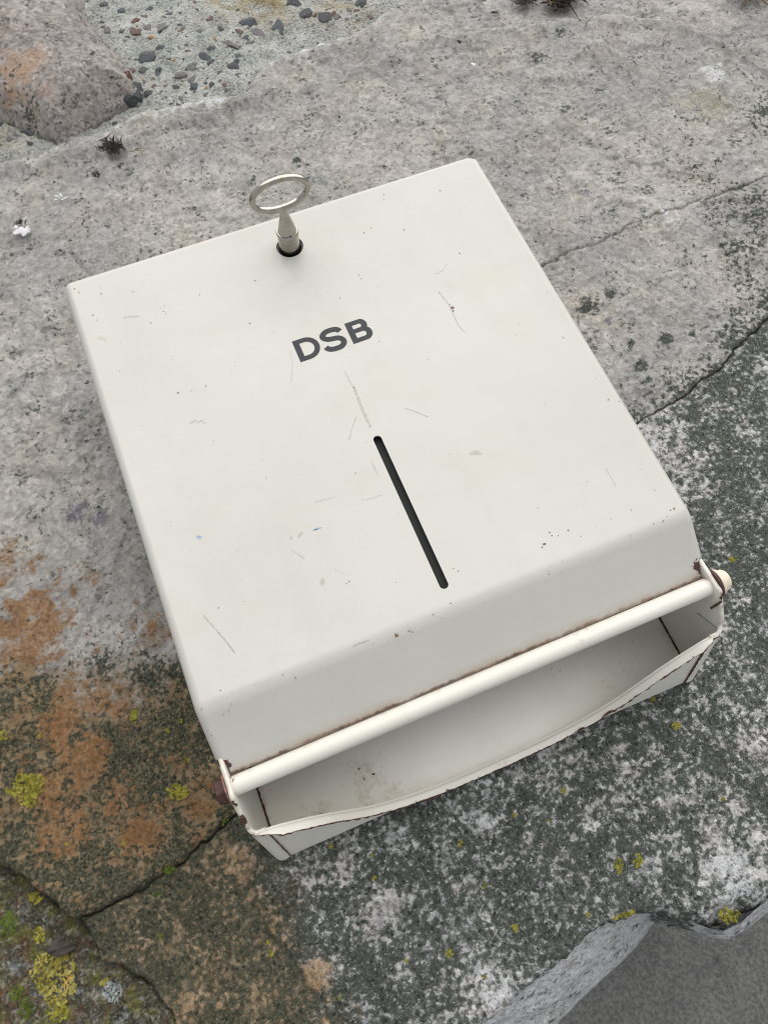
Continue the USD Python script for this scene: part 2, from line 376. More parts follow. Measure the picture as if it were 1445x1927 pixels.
def top_a(x, y, d):
    z = 0.0030 * (fbm(p3(x, y, 16, 0.2), 3, 1) - 0.55) * 2 + 0.0011 * (fbm(p3(x, y, 70, 0.4), 4, 2) - 0.5) * 2 + 0.00045 * (fbm(p3(x, y, 330, 0.1), 3, 3) - 0.5) * 2
    for sc, am, th, sd in ((26, 0.0012, 0.54, 14), (48, 0.0009, 0.55, 15), (95, 0.0006, 0.57, 16)):
        z = z - am * smooth01((fbm(p3(x, y, sc, 3.9 + sd), 4, sd) - th) / 0.012)
    # the ledge that runs across the far end, and the little flake by the far corner
    ledge = spots([(640, 140), (760, 92), (850, 66), (930, 56), (1020, 46), (1110, 40), (1200, 36), (1260, 40), (1310, 55), (1370, 85), (1410, 112), (1460, 142), (1700, 260)])
    yl = np.interp(x, ledge[:, 0], ledge[:, 1]) + 0.006 * (fbm(p3(x, y, 60, 7), 3, 31) - 0.5) * 2
    over = y - yl
    z = z - 0.011 * smooth01(over / 0.009) - 0.03 * np.maximum(over - 0.02, 0) + 0.0030 * np.exp(-(over / 0.010) ** 2)
    fl = spots([(436, 168), (480, 152), (540, 152), (620, 160), (700, 150), (800, 120)])
    yf = np.interp(x, fl[:, 0], fl[:, 1]) + 0.004 * (fbm(p3(x, y, 80, 6), 3, 33) - 0.5) * 2
    inx = smooth01((x - fl[0, 0]) / 0.02) * smooth01((fl[-1, 0] - x) / 0.05)
    z = z - 0.0065 * inx * smooth01((y - yf) / 0.004)
    z = z - crack(x, y, [(930, 570), (1000, 510), (1020, 497), (1075, 470), (1120, 458), (1170, 432), (1190, 417), (1240, 400), (1300, 382), (1360, 362), (1392, 350), (1445, 330), (1520, 300)], 0.0010, 0.0012, 51)[0]
    z = z - crack(x, y, [(0, 1290), (60, 1290), (120, 1250), (165, 1170), (200, 1110)], 0.002, 0.0012, 57)[0]
    z = z + 0.0055 * np.exp(-((d - 0.008) / 0.022) ** 2) * smooth01((y - 0.30) / 0.05)
    z = z - edge_drop(d, np.where(y > 0.3, 0.010, np.where(x < -0.16, 0.0045, 0.0024)), 0.06)
    return z

def top_c(x, y, d):
    z = -0.0016 + 0.0026 * (fbm(p3(x, y, 18, 4.2), 3, 11) - 0.5) * 2 + 0.0014 * (fbm(p3(x, y, 75, 4.4), 4, 12) - 0.5) * 2 + 0.0006 * (fbm(p3(x, y, 300, 4.1), 3, 13) - 0.5) * 2
    z = z - crack(x, y, [(500, 1590), (470, 1650), (478, 1700), (500, 1760), (560, 1840), (610, 1900), (640, 1960)], 0.0016, 0.0016, 61)[0]
    z = z - crack(x, y, [(170, 1795), (230, 1800), (280, 1790)], 0.001, 0.0012, 62)[0]
    n0 = spot(1385, 1745)
    nose = np.exp(-((x - n0[0]) ** 2 + (y - n0[1]) ** 2) / 0.035 ** 2)
    z = z - edge_drop(d, 0.0022 + 0.022 * nose, 0.035)
    # the slab leans away a little towards its lower left
    s0 = spot(330, 1850)
    z = z - 0.012 * smooth01((0.09 - np.hypot(x - s0[0], y - s0[1])) / 0.09)
    return z

def top_b(x, y, d):
    z = -0.016 + 0.0045 * (fbm(p3(x, y, 30, 2.2), 3, 41) - 0.5) * 2 + 0.0028 * (fbm(p3(x, y, 110, 2.4), 4, 42) - 0.5) * 2 + 0.0013 * (fbm(p3(x, y, 330, 2.1), 3, 43) - 0.5) * 2
    return z - edge_drop(d, 0.008, 0.06)

def zones(x, y, dark, ochre, white, yellow, violet, cr, earth=0.0):
    zone = np.stack([np.clip(dark, 0, 1), np.clip(ochre, 0, 1), np.clip(white, 0, 1)], -1)
    stain = np.stack([np.clip(yellow, 0, 1), np.clip(violet, 0, 1), np.clip(cr, 0, 1)], -1)
    return {'zone': zone, 'stain': stain, 'earth': np.clip(earth + 0 * x, 0, 1)}

HOLE = (-0.115, 0.115, 0.02, 0.262)
xs = np.concatenate([np.arange(-0.52, -0.36, 0.004), np.arange(-0.36, 0.58, 0.00125), np.arange(0.58, 0.9, 0.006)])
ys = np.concatenate([np.arange(-0.12, 0.36, 0.00125), np.arange(0.36, 0.75, 0.0017), np.arange(0.75, 0.95, 0.006)])
va, fa, da = rock_mesh(POLY_A, xs, ys, top_a, HOLE)
ax, ay = va[:, 0], va[:, 1]
wq = 0.055 * (fbm(p3(ax, ay, 22, 1.7), 4, 97) - 0.5) * 2
lo_line = spots([(-300, 1010), (0, 1090), (100, 1120), (200, 1080), (300, 1080), (420, 1120), (560, 1200)])
low = smooth01((np.interp(ax, lo_line[:, 0], lo_line[:, 1]) - ay + wq) / 0.10) * smooth01((0.02 - ax) / 0.03)
dark = np.maximum.reduce([
    low * (0.56 + 0.12 * (fbm(p3(ax, ay, 30, 5.1), 3, 98) - 0.5) * 2) + 0.20 * blobs(ax, ay, [(330, 1290, 100, 0.8), (200, 1640, 110, 1), (300, 1580, 60, 0.7), (30, 1430, 60, 0.8), (250, 1210, 60, 0.6), (270, 1420, 60, 1.0), (30, 1600, 60, 0.6), (350, 1380, 70, 0.8), (160, 1620, 70, 0.9), (170, 1250, 40, 0.9), (70, 1310, 40, 0.6), (240, 1480, 30, 0.8)]),
    blobs(ax, ay, [(1425, 400, 80, 0.50), (1410, 480, 70, 0.44), (1450, 210, 60, 0.50), (1310, 330, 50, 0.34), (1340, 720, 45, 0.46), (1400, 640, 60, 0.46), (1290, 745, 40, 0.42), (1500, 560, 120, 0.5)]),
    blobs(ax, ay, [(1108, 575, 24, 0.85), (1152, 548, 10, 0.9), (1205, 685, 15, 0.9), (1255, 640, 14, 0.9), (555, 300, 9, 0.9), (1300, 625, 9, 0.9), (1185, 640, 9, 0.8), (1065, 200, 12, 0.7), (1010, 105, 22, 0.45), (1050, 60, 12, 0.6), (860, 95, 6, 0.5), (1090, 640, 12, 0.5)], warp=0.004), 0.07 + 0 * ax])
rimw = 0.62 * np.exp(-(da / 0.014) ** 2) * (ay > 0.3)
white = np.maximum(rimw, blobs(ax, ay, [(1345, 140, 38, 0.75), (1235, 392, 60, 0.5), (1345, 330, 55, 0.35), (300, 190, 40, 0.6), (350, 180, 40, 0.6), (410, 185, 40, 0.6), (230, 215, 30, 0.5), (150, 245, 30, 0.4), (560, 75, 50, 0.5), (720, 40, 60, 0.45), (780, 300, 50, 0.35), (1200, 170, 40, 0.2), (190, 1330, 60, 0.3), (60, 1250, 50, 0.3), (150, 330, 30, 0.3), (500, 90, 40, 0.3)]))
ochre = blobs(ax, ay, [(60, 1190, 95, 0.72), (110, 1370, 80, 0.80), (150, 1440, 75, 0.80), (80, 1500, 70, 0.80), (120, 1560, 60, 0.75), (225, 1500, 40, 0.72), (260, 1570, 60, 0.76), (230, 1610, 40, 0.66), (370, 1520, 60, 0.56), (190, 1320, 60, 0.60), (150, 1290, 50, 0.50), (20, 1080, 80, 0.46), (130, 1110, 70, 0.42), (280, 1180, 60, 0.45), (60, 1650, 50, 0.58), (400, 1480, 60, 0.52), (330, 1440, 40, 0.5), (150, 1690, 40, 0.4)], warp=0.010)
ochre = np.maximum(ochre, blobs(ax, ay, [(90, 1420, 200, 0.46), (230, 1540, 150, 0.46), (360, 1500, 90, 0.42)]))
ochre_cut = np.clip(1.25 * ochre - 0.35, 0, 1) * 0.55
dark = np.maximum(dark - ochre_cut, 0)
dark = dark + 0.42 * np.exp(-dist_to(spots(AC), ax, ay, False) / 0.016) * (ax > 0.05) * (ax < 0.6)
earth = low * 0.95
yellow = blobs(ax, ay, [(1330, 190, 60, 0.7), (1280, 195, 40, 0.6), (840, 265, 50, 0.5), (930, 280, 50, 0.45), (100, 1120, 120, 0.4)])
violet = blobs(ax, ay, [(140, 962, 30, 0.9), (185, 975, 24, 0.9), (205, 535, 14, 0.9), (1148, 600, 12, 1.0), (1102, 360, 12, 0.9), (770, 297, 12, 0.5), (602, 272, 10, 0.5), (60, 910, 10, 0.5)], warp=0.003)
ca = np.maximum(crack(ax, ay, [(930, 570), (1000, 510), (1020, 497), (1075, 470), (1120, 458), (1170, 432), (1190, 417), (1240, 400), (1300, 382), (1360, 362), (1392, 350), (1445, 330), (1520, 300)], 0.00078, 1, 51)[1], 0.8 * smooth01((0.0022 - da) / 0.003) * (ay < 0.25))
rock_a = obj('boulder', (va, fa), PALE_M, smooth=True, prim_vars=zones(ax, ay, dark, ochre, white, yellow, violet, ca, earth),
             label='large pale grey granite slab with ochre stains that the dispenser lies on', category='boulder')

xs = np.concatenate([np.arange(-0.45, -0.34, 0.004), np.arange(-0.34, 0.42, 0.00125), np.arange(0.42, 0.9, 0.006)])
ys = np.concatenate([np.arange(-0.45, -0.30, 0.004), np.arange(-0.30, 0.40, 0.00125), np.arange(0.40, 0.6, 0.006)])
vc, fc, dc = rock_mesh(POLY_C, xs, ys, top_c, HOLE, margin=0.0045, turn=-1.0)
# broken side of the slab: from the top edge down to its undercut foot
TOPE = [(790, 2060), (880, 1965), (935, 1912), (1010, 1856), (1062, 1815), (1102, 1776), (1150, 1742), (1200, 1722), (1238, 1717), (1262, 1730), (1300, 1750), (1340, 1765), (1366, 1768), (1400, 1752), (1440, 1716), (1500, 1660), (1700, 1500)]
BOTE = [(950, 2080), (1000, 1990), (1050, 1927), (1096, 1880), (1130, 1848), (1170, 1812), (1200, 1780), (1228, 1742), (1246, 1719), (1266, 1732), (1304, 1752), (1342, 1766), (1366, 1769), (1401, 1753), (1441, 1717), (1501, 1661), (1700, 1502)]
def resample(pts, n):
    P = np.asarray(pts, float)
    s = np.r_[0, np.cumsum(np.linalg.norm(np.diff(P, axis=0), axis=1))]
    return s, P
tp, bp = spot(*np.array(TOPE, float).T, -0.007), spot(*np.array(BOTE, float).T, -0.085)
s = np.r_[0, np.cumsum(np.linalg.norm(np.diff(tp, axis=0), axis=1))]
ss = np.linspace(0, s[-1], 420)
tp = np.stack([np.interp(ss, s, tp[:, k]) for k in range(3)], 1)
bp = np.stack([np.interp(ss, s, bp[:, k]) for k in range(3)], 1)
tg = np.gradient(tp, axis=0); inward = np.stack([-tg[:, 1], tg[:, 0], 0 * tg[:, 0]], 1)
inward /= np.linalg.norm(inward, axis=1, keepdims=True)
tp = tp + 0.004 * inward
w = np.linspace(0, 1, 46)[None, :, None]
face = tp[:, None] * (1 - w) + bp[:, None] * w
nf = grid_normals(face)
if (nf * -inward[:, None]).sum() < 0: nf = -nf
q = face * np.array([1, 1, 1.0])
amp = np.sin(np.pi * np.clip(w[..., 0], 0.0, 1)) ** 0.5
dz = 0.006 * (fbm(q * 30, 3, 71) - 0.5) * 2 + 0.0035 * (np.abs(fbm(q * np.array([60, 60, 90]), 3, 72) - 0.5)) * 2 + 0.0012 * (fbm(q * 260, 3, 73) - 0.5) * 2
face = face + nf * (dz * amp)[..., None]
foot = face[:, -1:] + np.array([0, 0, -1.0]) * np.linspace(0.006, 0.40, 12)[None, :, None] + inward[:, None] * (np.linspace(0.004, 0.09, 12))[None, :, None]
face = np.concatenate([face, foot], 1)
nu, nv = face.shape[:2]
i, j = np.meshgrid(np.arange(nu - 1), np.arange(nv - 1), indexing='ij')
q = np.stack([i * nv + j, (i + 1) * nv + j, (i + 1) * nv + j + 1, i * nv + j + 1], -1).reshape(-1, 4)
ff = np.vstack([q[:, [0, 1, 2]], q[:, [0, 2, 3]]])
vf = face.reshape(-1, 3)
fn = np.cross(vf[ff[0, 1]] - vf[ff[0, 0]], vf[ff[0, 2]] - vf[ff[0, 0]])
if fn @ -inward[0] < 0: ff = ff[:, ::-1]
cx, cy = vc[:, 0], vc[:, 1]
light = blobs(cx, cy, [(720, 1730, 50, 0.5), (1390, 1650, 75, 0.85), (930, 1850, 55, 0.8), (1010, 1430, 55, 0.35), (920, 1540, 40, 0.6), (1300, 890, 70, 0.5), (1240, 830, 70, 0.55), (1420, 1380, 60, 0.4), (1280, 1500, 80, 0.3), (640, 1590, 60, 0.45), (1390, 800, 50, 0.4), (1180, 1510, 60, 0.3), (560, 1640, 40, 0.3), (900, 1490, 60, 0.35)])
och = blobs(cx, cy, [(455, 1625, 50, 0.75), (330, 1800, 90, 0.45), (250, 1780, 70, 0.5), (480, 1890, 60, 0.5), (605, 1835, 36, 0.85), (420, 1700, 60, 0.45), (640, 1905, 40, 0.6), (385, 1870, 80, 0.5), (515, 1790, 50, 0.45), (230, 1730, 40, 0.4), (480, 1700, 40, 0.55), (930, 1870, 40, 0.35), (340, 1920, 60, 0.6)])
left = smooth01((spot(640, 1700)[0] - cx + 0.03 * (fbm(p3(cx, cy, 30, 2.9), 3, 96) - 0.5) * 2) / 0.07)
dk = 0.66 - 0.52 * light - 0.36 * smooth01((och - 0.3) / 0.4) + 0.05 * left + 0.12 * blobs(cx, cy, [(1380, 870, 120, 1.0), (1250, 1420, 160, 0.5), (700, 1880, 120, 0.6), (1050, 1640, 150, 0.6), (1430, 1000, 120, 0.7)])
vio = blobs(cx, cy, [(1400, 740, 30, 0.5), (1440, 720, 30, 0.5), (1390, 755, 20, 0.55)], warp=0.004)
cc = np.maximum(0.7 * crack(cx, cy, [(500, 1590), (470, 1650), (478, 1700), (500, 1760), (560, 1840), (610, 1900), (640, 1960)], 0.0016, 1, 61)[1], 0.8 * smooth01((0.0024 - dc) / 0.003) * (dist_to(spots(AC), cx, cy, False) < 0.014))
zc = zones(cx, cy, dk, och, np.clip(light - 0.15, 0, 1) + 0.03 * (1 - left), 0.35 * left, vio, cc, 1.0 * left)
t = np.clip(np.tile(np.r_[np.linspace(0, 1, 46), np.ones(12)], nu), 0, 1)
fdk = np.where(t < 0.06, 0.4, 0.10) + 0.25 * blobs(vf[:, 0], vf[:, 1], [(1380, 1745, 50, 1.0)], z=-0.03)
zf = zones(vf[:, 0], vf[:, 1], fdk, 0.10 + 0 * t, 0.74 + 0 * t, 0 * t, 0 * t, 0 * t)
n0 = len(vc)
obj('boulder', (np.vstack([vc, vf]), np.vstack([fc, ff + n0])), SPECK_M, smooth=True, prim_vars={k: np.concatenate([zc[k], zf[k]]) for k in zc},
    label='grey and white granite slab densely speckled dark green, under the tray of the dispenser', category='boulder')

xs = np.concatenate([np.arange(-0.62, -0.36, 0.005), np.arange(-0.36, -0.15, 0.0011)])
ys = np.concatenate([np.arange(-0.42, -0.20, 0.005), np.arange(-0.20, 0.06, 0.0011)])
vb, fb, db = rock_mesh(POLY_B, xs, ys, top_b)
bx, by = vb[:, 0], vb[:, 1]
obj('boulder', (vb, fb), LICH_M, smooth=True, prim_vars=zones(bx, by, 0.46 + 0 * bx, 0.08 + blobs(bx, by, [(20, 1900, 60, 0.5), (150, 1900, 40, 0.35), (60, 1820, 40, 0.4), (230, 1900, 40, 0.3)], -0.012), blobs(bx, by, [(30, 1720, 40, 0.4), (130, 1900, 50, 0.35), (200, 1860, 40, 0.5)], -0.012) + 0.12, 0.75 + 0 * bx, 0 * bx, 0.7 * smooth01((0.006 - db) / 0.006)),
    label='dark lower stone crusted with olive and yellow lichen at the lower left corner', category='boulder')

POLY_D = spots([(-300, -150), (0, -200), (130, -80), (163, 0), (190, 28), (215, 60), (236, 95), (252, 124), (243, 142), (210, 155), (175, 174), (140, 194), (105, 214), (82, 226), (62, 216), (38, 205), (0, 188), (-60, 170), (-300, 140)], -0.01)
def top_d(x, y, d):
    z = -0.012 + 0.005 * (fbm(p3(x, y, 26, 6.2), 3, 81) - 0.5) * 2 + 0.0016 * (fbm(p3(x, y, 90, 6.4), 4, 82) - 0.5) * 2 + 0.0006 * (fbm(p3(x, y, 300, 6.1), 3, 83) - 0.5) * 2
    rr = 0.022
    return z + 0.010 * smooth01(d / 0.09) - 0.006 * np.logaddexp(0, (0.017 - d) / 0.006) * 1.4 - 0.004 * np.maximum(0, 1 - d / 0.03) ** 2 - np.where(d < 0, -d * 6, 0)
xs = np.concatenate([np.arange(-0.5, -0.24, 0.005), np.arange(-0.24, 0.08, 0.0015)])
ys = np.concatenate([np.arange(0.48, 0.76, 0.0015), np.arange(0.76, 1.05, 0.006)])
vd, fd, dd = rock_mesh(POLY_D, xs, ys, top_d, margin=0.005)
dx, dy = vd[:, 0], vd[:, 1]
obj('boulder', (vd, fd), RED_M, smooth=True, prim_vars=zones(dx, dy, 0.10 + blobs(dx, dy, [(240, 110, 30, 0.25), (20, 205, 50, 0.3)], -0.01), blobs(dx, dy, [(20, 130, 70, 0.62), (60, 175, 50, 0.35), (0, 60, 60, 0.3)], -0.01), blobs(dx, dy, [(130, 30, 60, 0.25), (170, 80, 40, 0.25)], -0.01), 0 * dx, 0 * dx, 0.6 * smooth01((0.002 - dd) / 0.004)),
    label='reddish grey granite boulder set in concrete at the upper left corner', category='boulder')

# ------------------------------------------------------------------ concrete bed with exposed stones, pavement
def grid(xs, ys, fz):
    x, y = np.meshgrid(xs, ys, indexing='ij')
    V = np.stack([x, y, fz(x, y)], -1).reshape(-1, 3)
    ny = len(ys)
    i, j = np.meshgrid(np.arange(len(xs) - 1), np.arange(ny - 1), indexing='ij')
    q = np.stack([i * ny + j, (i + 1) * ny + j, (i + 1) * ny + j + 1, i * ny + j + 1], -1).reshape(-1, 4)
    return V, np.vstack([q[:, [0, 1, 2]], q[:, [0, 2, 3]]])

ZC = -0.040
def top_g(x, y):
    return ZC + 0.007 * (fbm(p3(x, y, 22, 3.3), 3, 91) - 0.5) * 2 + 0.0022 * (fbm(p3(x, y, 110, 3.5), 4, 92) - 0.5) * 2 + 0.0009 * (fbm(p3(x, y, 380, 3.6), 3, 93) - 0.5) * 2
g = Graph()
fine = g.noise(420.0, 5.0, 0.65)
sand = g.voro(420.0)
sandc = g.voro(420.0, out='color')
base = g.ramp(g.math('multiply_add', fine, 0.6, g.math('multiply', g.noise(45.0, 4.0), 0.4)), [(0.34, (0.12, 0.125, 0.112)), (0.46, (0.29, 0.297, 0.272)), (0.58, (0.45, 0.455, 0.425))])
sr, sg_, sb_ = g.sep(sandc)
base = g.mix(g.math('multiply', g.step(sand, 0.2, 0.34, 1.0, 0.0), g.step(sr, 0.62, 0.66)), base, g.ramp(sg_, [(0.0, (0.10, 0.10, 0.105)), (0.5, (0.22, 0.20, 0.185)), (0.8, (0.28, 0.20, 0.15)), (1.0, (0.5, 0.49, 0.47))]))
tint = g.attr('stain', 'fac')
base = g.mix(g.math('multiply', tint, g.step(g.noise(55.0, 4.0), 0.36, 0.6)), base, g.mix(1.0, base, (0.80, 0.62, 0.34), 'multiply'))
CONC_M = g.make('weathered_concrete', g.bsdf(base_color=base, roughness=0.9, specular_ior_level=0.25, normal=g.bump(g.math('add', fine, g.math('multiply', sand, -0.5)), 0.0018)))
vg, fg = grid(np.concatenate([np.arange(-0.6, -0.26, 0.01), np.arange(-0.26, 0.22, 0.0016), np.arange(0.22, 1.0, 0.01)]), np.concatenate([np.arange(0.3, 0.44, 0.004), np.arange(0.44, 0.86, 0.0016), np.arange(0.86, 1.3, 0.01)]), top_g)
stain = blobs(vg[:, 0], vg[:, 1], [(500, 5, 60, 0.9), (640, 15, 50, 0.6), (30, 255, 50, 0.35), (430, -10, 60, 0.7)], ZC)
conc = obj('concrete', (vg, fg), CONC_M, smooth=True, prim_vars={'stain': stain}, kind='structure', label='pale grey weathered concrete with dark exposed stones between the boulders')

PEB = [plain('pebble_slate', (0.050, 0.057, 0.062), 0.75, var=0.5, scale=500, bump=0.0006), plain('pebble_grey', (0.125, 0.12, 0.115), 0.8, var=0.4, scale=420, bump=0.0006),
       plain('pebble_dark', (0.045, 0.047, 0.05), 0.75, var=0.6, scale=500, bump=0.0006), plain('pebble_brown', (0.12, 0.08, 0.068), 0.8, var=0.4, scale=380, bump=0.0006),
       plain('pebble_orange', (0.26, 0.16, 0.085), 0.8, var=0.3, scale=380, bump=0.0006), plain('pebble_rust', (0.10, 0.045, 0.038), 0.8, var=0.5, scale=380, bump=0.0006)]
prg = np.random.default_rng(31)
def pebble(c, r, flat=0.6, el=1.3):
    n = 15
    p = prg.normal(size=(n, 3)); p /= np.linalg.norm(p, axis=1, keepdims=True)
    p *= prg.uniform(0.70, 1.08, (n, 1)) * np.array([el, 1 / el, flat]) * r
    a = prg.uniform(0, 2 * np.pi); ca, sa = math.cos(a), math.sin(a)
    p = p @ np.array([[ca, sa, 0], [-sa, ca, 0], [0, 0, 1]])
    h = ConvexHull(p)
    m = trimesh.Trimesh(p, h.simplices, process=True)
    trimesh.repair.fix_normals(m)
    return m.vertices + c, m.faces
# the stones one can pick out: photo place, half width in photo pixels, kind
STONES = [(265, 110, 9, 2), (245, 130, 8, 3), (205, 58, 10, 1), (228, 20, 8, 0), (256, 38, 9, 5), (278, 52, 10, 1), (286, 72, 7, 4), (300, 86, 11, 2), (275, 105, 17, 0), (270, 132, 13, 2), (255, 62, 10, 3),
          (322, 24, 8, 2), (308, 52, 13, 1), (360, 124, 12, 1), (387, 106, 17, 0), (398, 90, 8, 2), (400, 118, 10, 2), (362, 146, 10, 1), (338, 138, 10, 1), (445, 106, 10, 0), (435, 84, 13, 1), (440, 128, 12, 2),
          (415, 140, 8, 2), (448, 18, 10, 2), (468, 38, 17, 0), (485, 58, 14, 1), (522, 48, 17, 0), (450, 58, 8, 3), (415, 54, 8, 2), (396, 36, 9, 3), (470, 78, 9, 1), (404, 70, 5, 4), (552, 8, 15, 2), (580, 24, 15, 2), (612, 32, 15, 2), (634, 34, 11, 1), (682, 6, 13, 2), (655, 20, 9, 1),
          (210, 185, 13, 2), (182, 204, 15, 0), (213, 202, 12, 0), (190, 220, 8, 0), (100, 228, 14, 1), (93, 242, 11, 2), (65, 252, 19, 0), (117, 240, 6, 4), (10, 217, 9, 2), (245, 170, 12, 2), (262, 172, 11, 0), (278, 176, 9, 2), (240, 188, 9, 3),
          (20, 262, 7, 1), (48, 232, 7, 1), (288, 160, 7, 3), (310, 158, 6, 3), (330, 160, 8, 2), (366, 160, 10, 0), (400, 160, 8, 2), (278, 8, 9, 0), (195, 10, 9, 0), (340, 60, 5, 3), (352, 96, 6, 3), (318, 112, 6, 2), (376, 60, 6, 1)]
def add_pebble(x, y, r, k, parent, flat=0.27):
    z = float(top_g(np.array([x]), np.array([y]))[0])
    obj('pebble', pebble(np.array([x, y, z - r * 0.04]), r, flat, prg.uniform(1.0, 1.35)), PEB[k], parent, smooth=False)
for u, v, r, k in STONES:
    c = spot(u, v, ZC); rr = 1.18 * np.linalg.norm(spot(u + r, v, ZC) - c)
    add_pebble(c[0], c[1], rr, k, conc)
n = 0
while n < 225:
    u, v = prg.uniform(-10, 720), prg.uniform(-20, 275)
    c = spot(u, v, ZC)
    if not (shapely.contains_xy(Polygon(POLY_A), c[0], c[1]) or shapely.contains_xy(Polygon(POLY_D), c[0], c[1])):
        n += 1
        add_pebble(c[0], c[1], 0.0012 + 0.0030 * prg.random() ** 1.6, int(prg.choice(6, p=[0.25, 0.25, 0.25, 0.15, 0.05, 0.05])), conc)
grit = []
while len(grit) < 700:
    u, v = prg.uniform(-20, 740), prg.uniform(-40, 290)
    c = spot(u, v, ZC)
    if not (shapely.contains_xy(Polygon(POLY_A), c[0], c[1]) or shapely.contains_xy(Polygon(POLY_D), c[0], c[1])):
        r = prg.uniform(0.0005, 0.0013)
        grit.append(pebble(np.array([c[0], c[1], float(top_g(c[:1], c[1:2])[0])]), r, 0.5, 1.3))
obj('grit', join(grit), PEB[1], conc, kind='stuff')
# two broken stones jammed between the reddish boulder and the concrete
for (u, v, r, k, lab) in [(226, 150, 22, 5, 'dark red broken stone wedged against the corner of the reddish boulder'), (246, 172, 19, 2, 'dark angular stone just below the red broken stone, touching the concrete')]:
    c = spot(u, v, ZC + 0.008); rr = np.linalg.norm(spot(u + r, v, ZC) - c)
    m = pebble(np.array([c[0], c[1], float(top_g(c[:1], c[1:2])[0]) + rr * 0.25]), rr, 0.7, 1.3)
    obj('stone', m, PEB[k], None, smooth=30, label=lab, category='stone', origin=[c[0], c[1], ZC])

g = Graph()
fine = g.noise(260.0, 4.0, 0.6)
base = g.ramp(g.math('multiply_add', fine, 0.7, g.math('multiply', g.noise(9.0, 4.0), 0.3)), [(0.36, (0.088, 0.088, 0.085)), (0.5, (0.142, 0.141, 0.136)), (0.64, (0.205, 0.203, 0.195))])
base = g.mix(g.step(g.noise(120.0, 3.0), 0.58, 0.72, 0.0, 0.35), base, (0.07, 0.07, 0.068))
wet = g.attr('wet')
base = g.mix(g.math('multiply', wet, g.step(g.noise(90.0, 4.0), 0.42, 0.62)), base, (0.035, 0.038, 0.045))
PAVE_M = g.make('worn_pavement', g.bsdf(base_color=base, roughness=0.9, normal=g.bump(g.math('add', fine, g.noise(110.0, 3.0)), 0.004)))
ZP = -0.40
def top_p(x, y): return ZP + 0.0035 * (fbm(p3(x, y, 60, 8.8), 4, 95) - 0.5) * 2
vp, fp = grid(np.concatenate([-np.geomspace(60, 0.1, 60), np.arange(-0.1, 0.5, 0.004), np.geomspace(0.5, 60, 60)]), np.concatenate([-np.geomspace(60, 0.5, 60), np.arange(-0.5, 0.1, 0.004), np.geomspace(0.1, 60, 60)]), top_p)
obj('pavement', (vp, fp), PAVE_M, smooth=True, kind='structure', label='grey rough pavement far below the stone slabs',
    prim_vars={'wet': blobs(vp[:, 0], vp[:, 1], [(1338, 1812, 22, 0.9), (1400, 1790, 22, 0.5), (1320, 1785, 14, 0.5)], ZP, warp=0.02)})

# ------------------------------------------------------------------ the paper dispenser
W2, RAD, HT, TH = 0.1407, 0.005, 0.285, 0.0009
SLOPE = math.atan(0.62)
def Z(z): return z + Z0
disp = thing('paper_dispenser', 'cream enamelled metal dispenser lettered DSB with a slot and an open tray, on the granite', 'dispenser', (0, 0.12, 0))

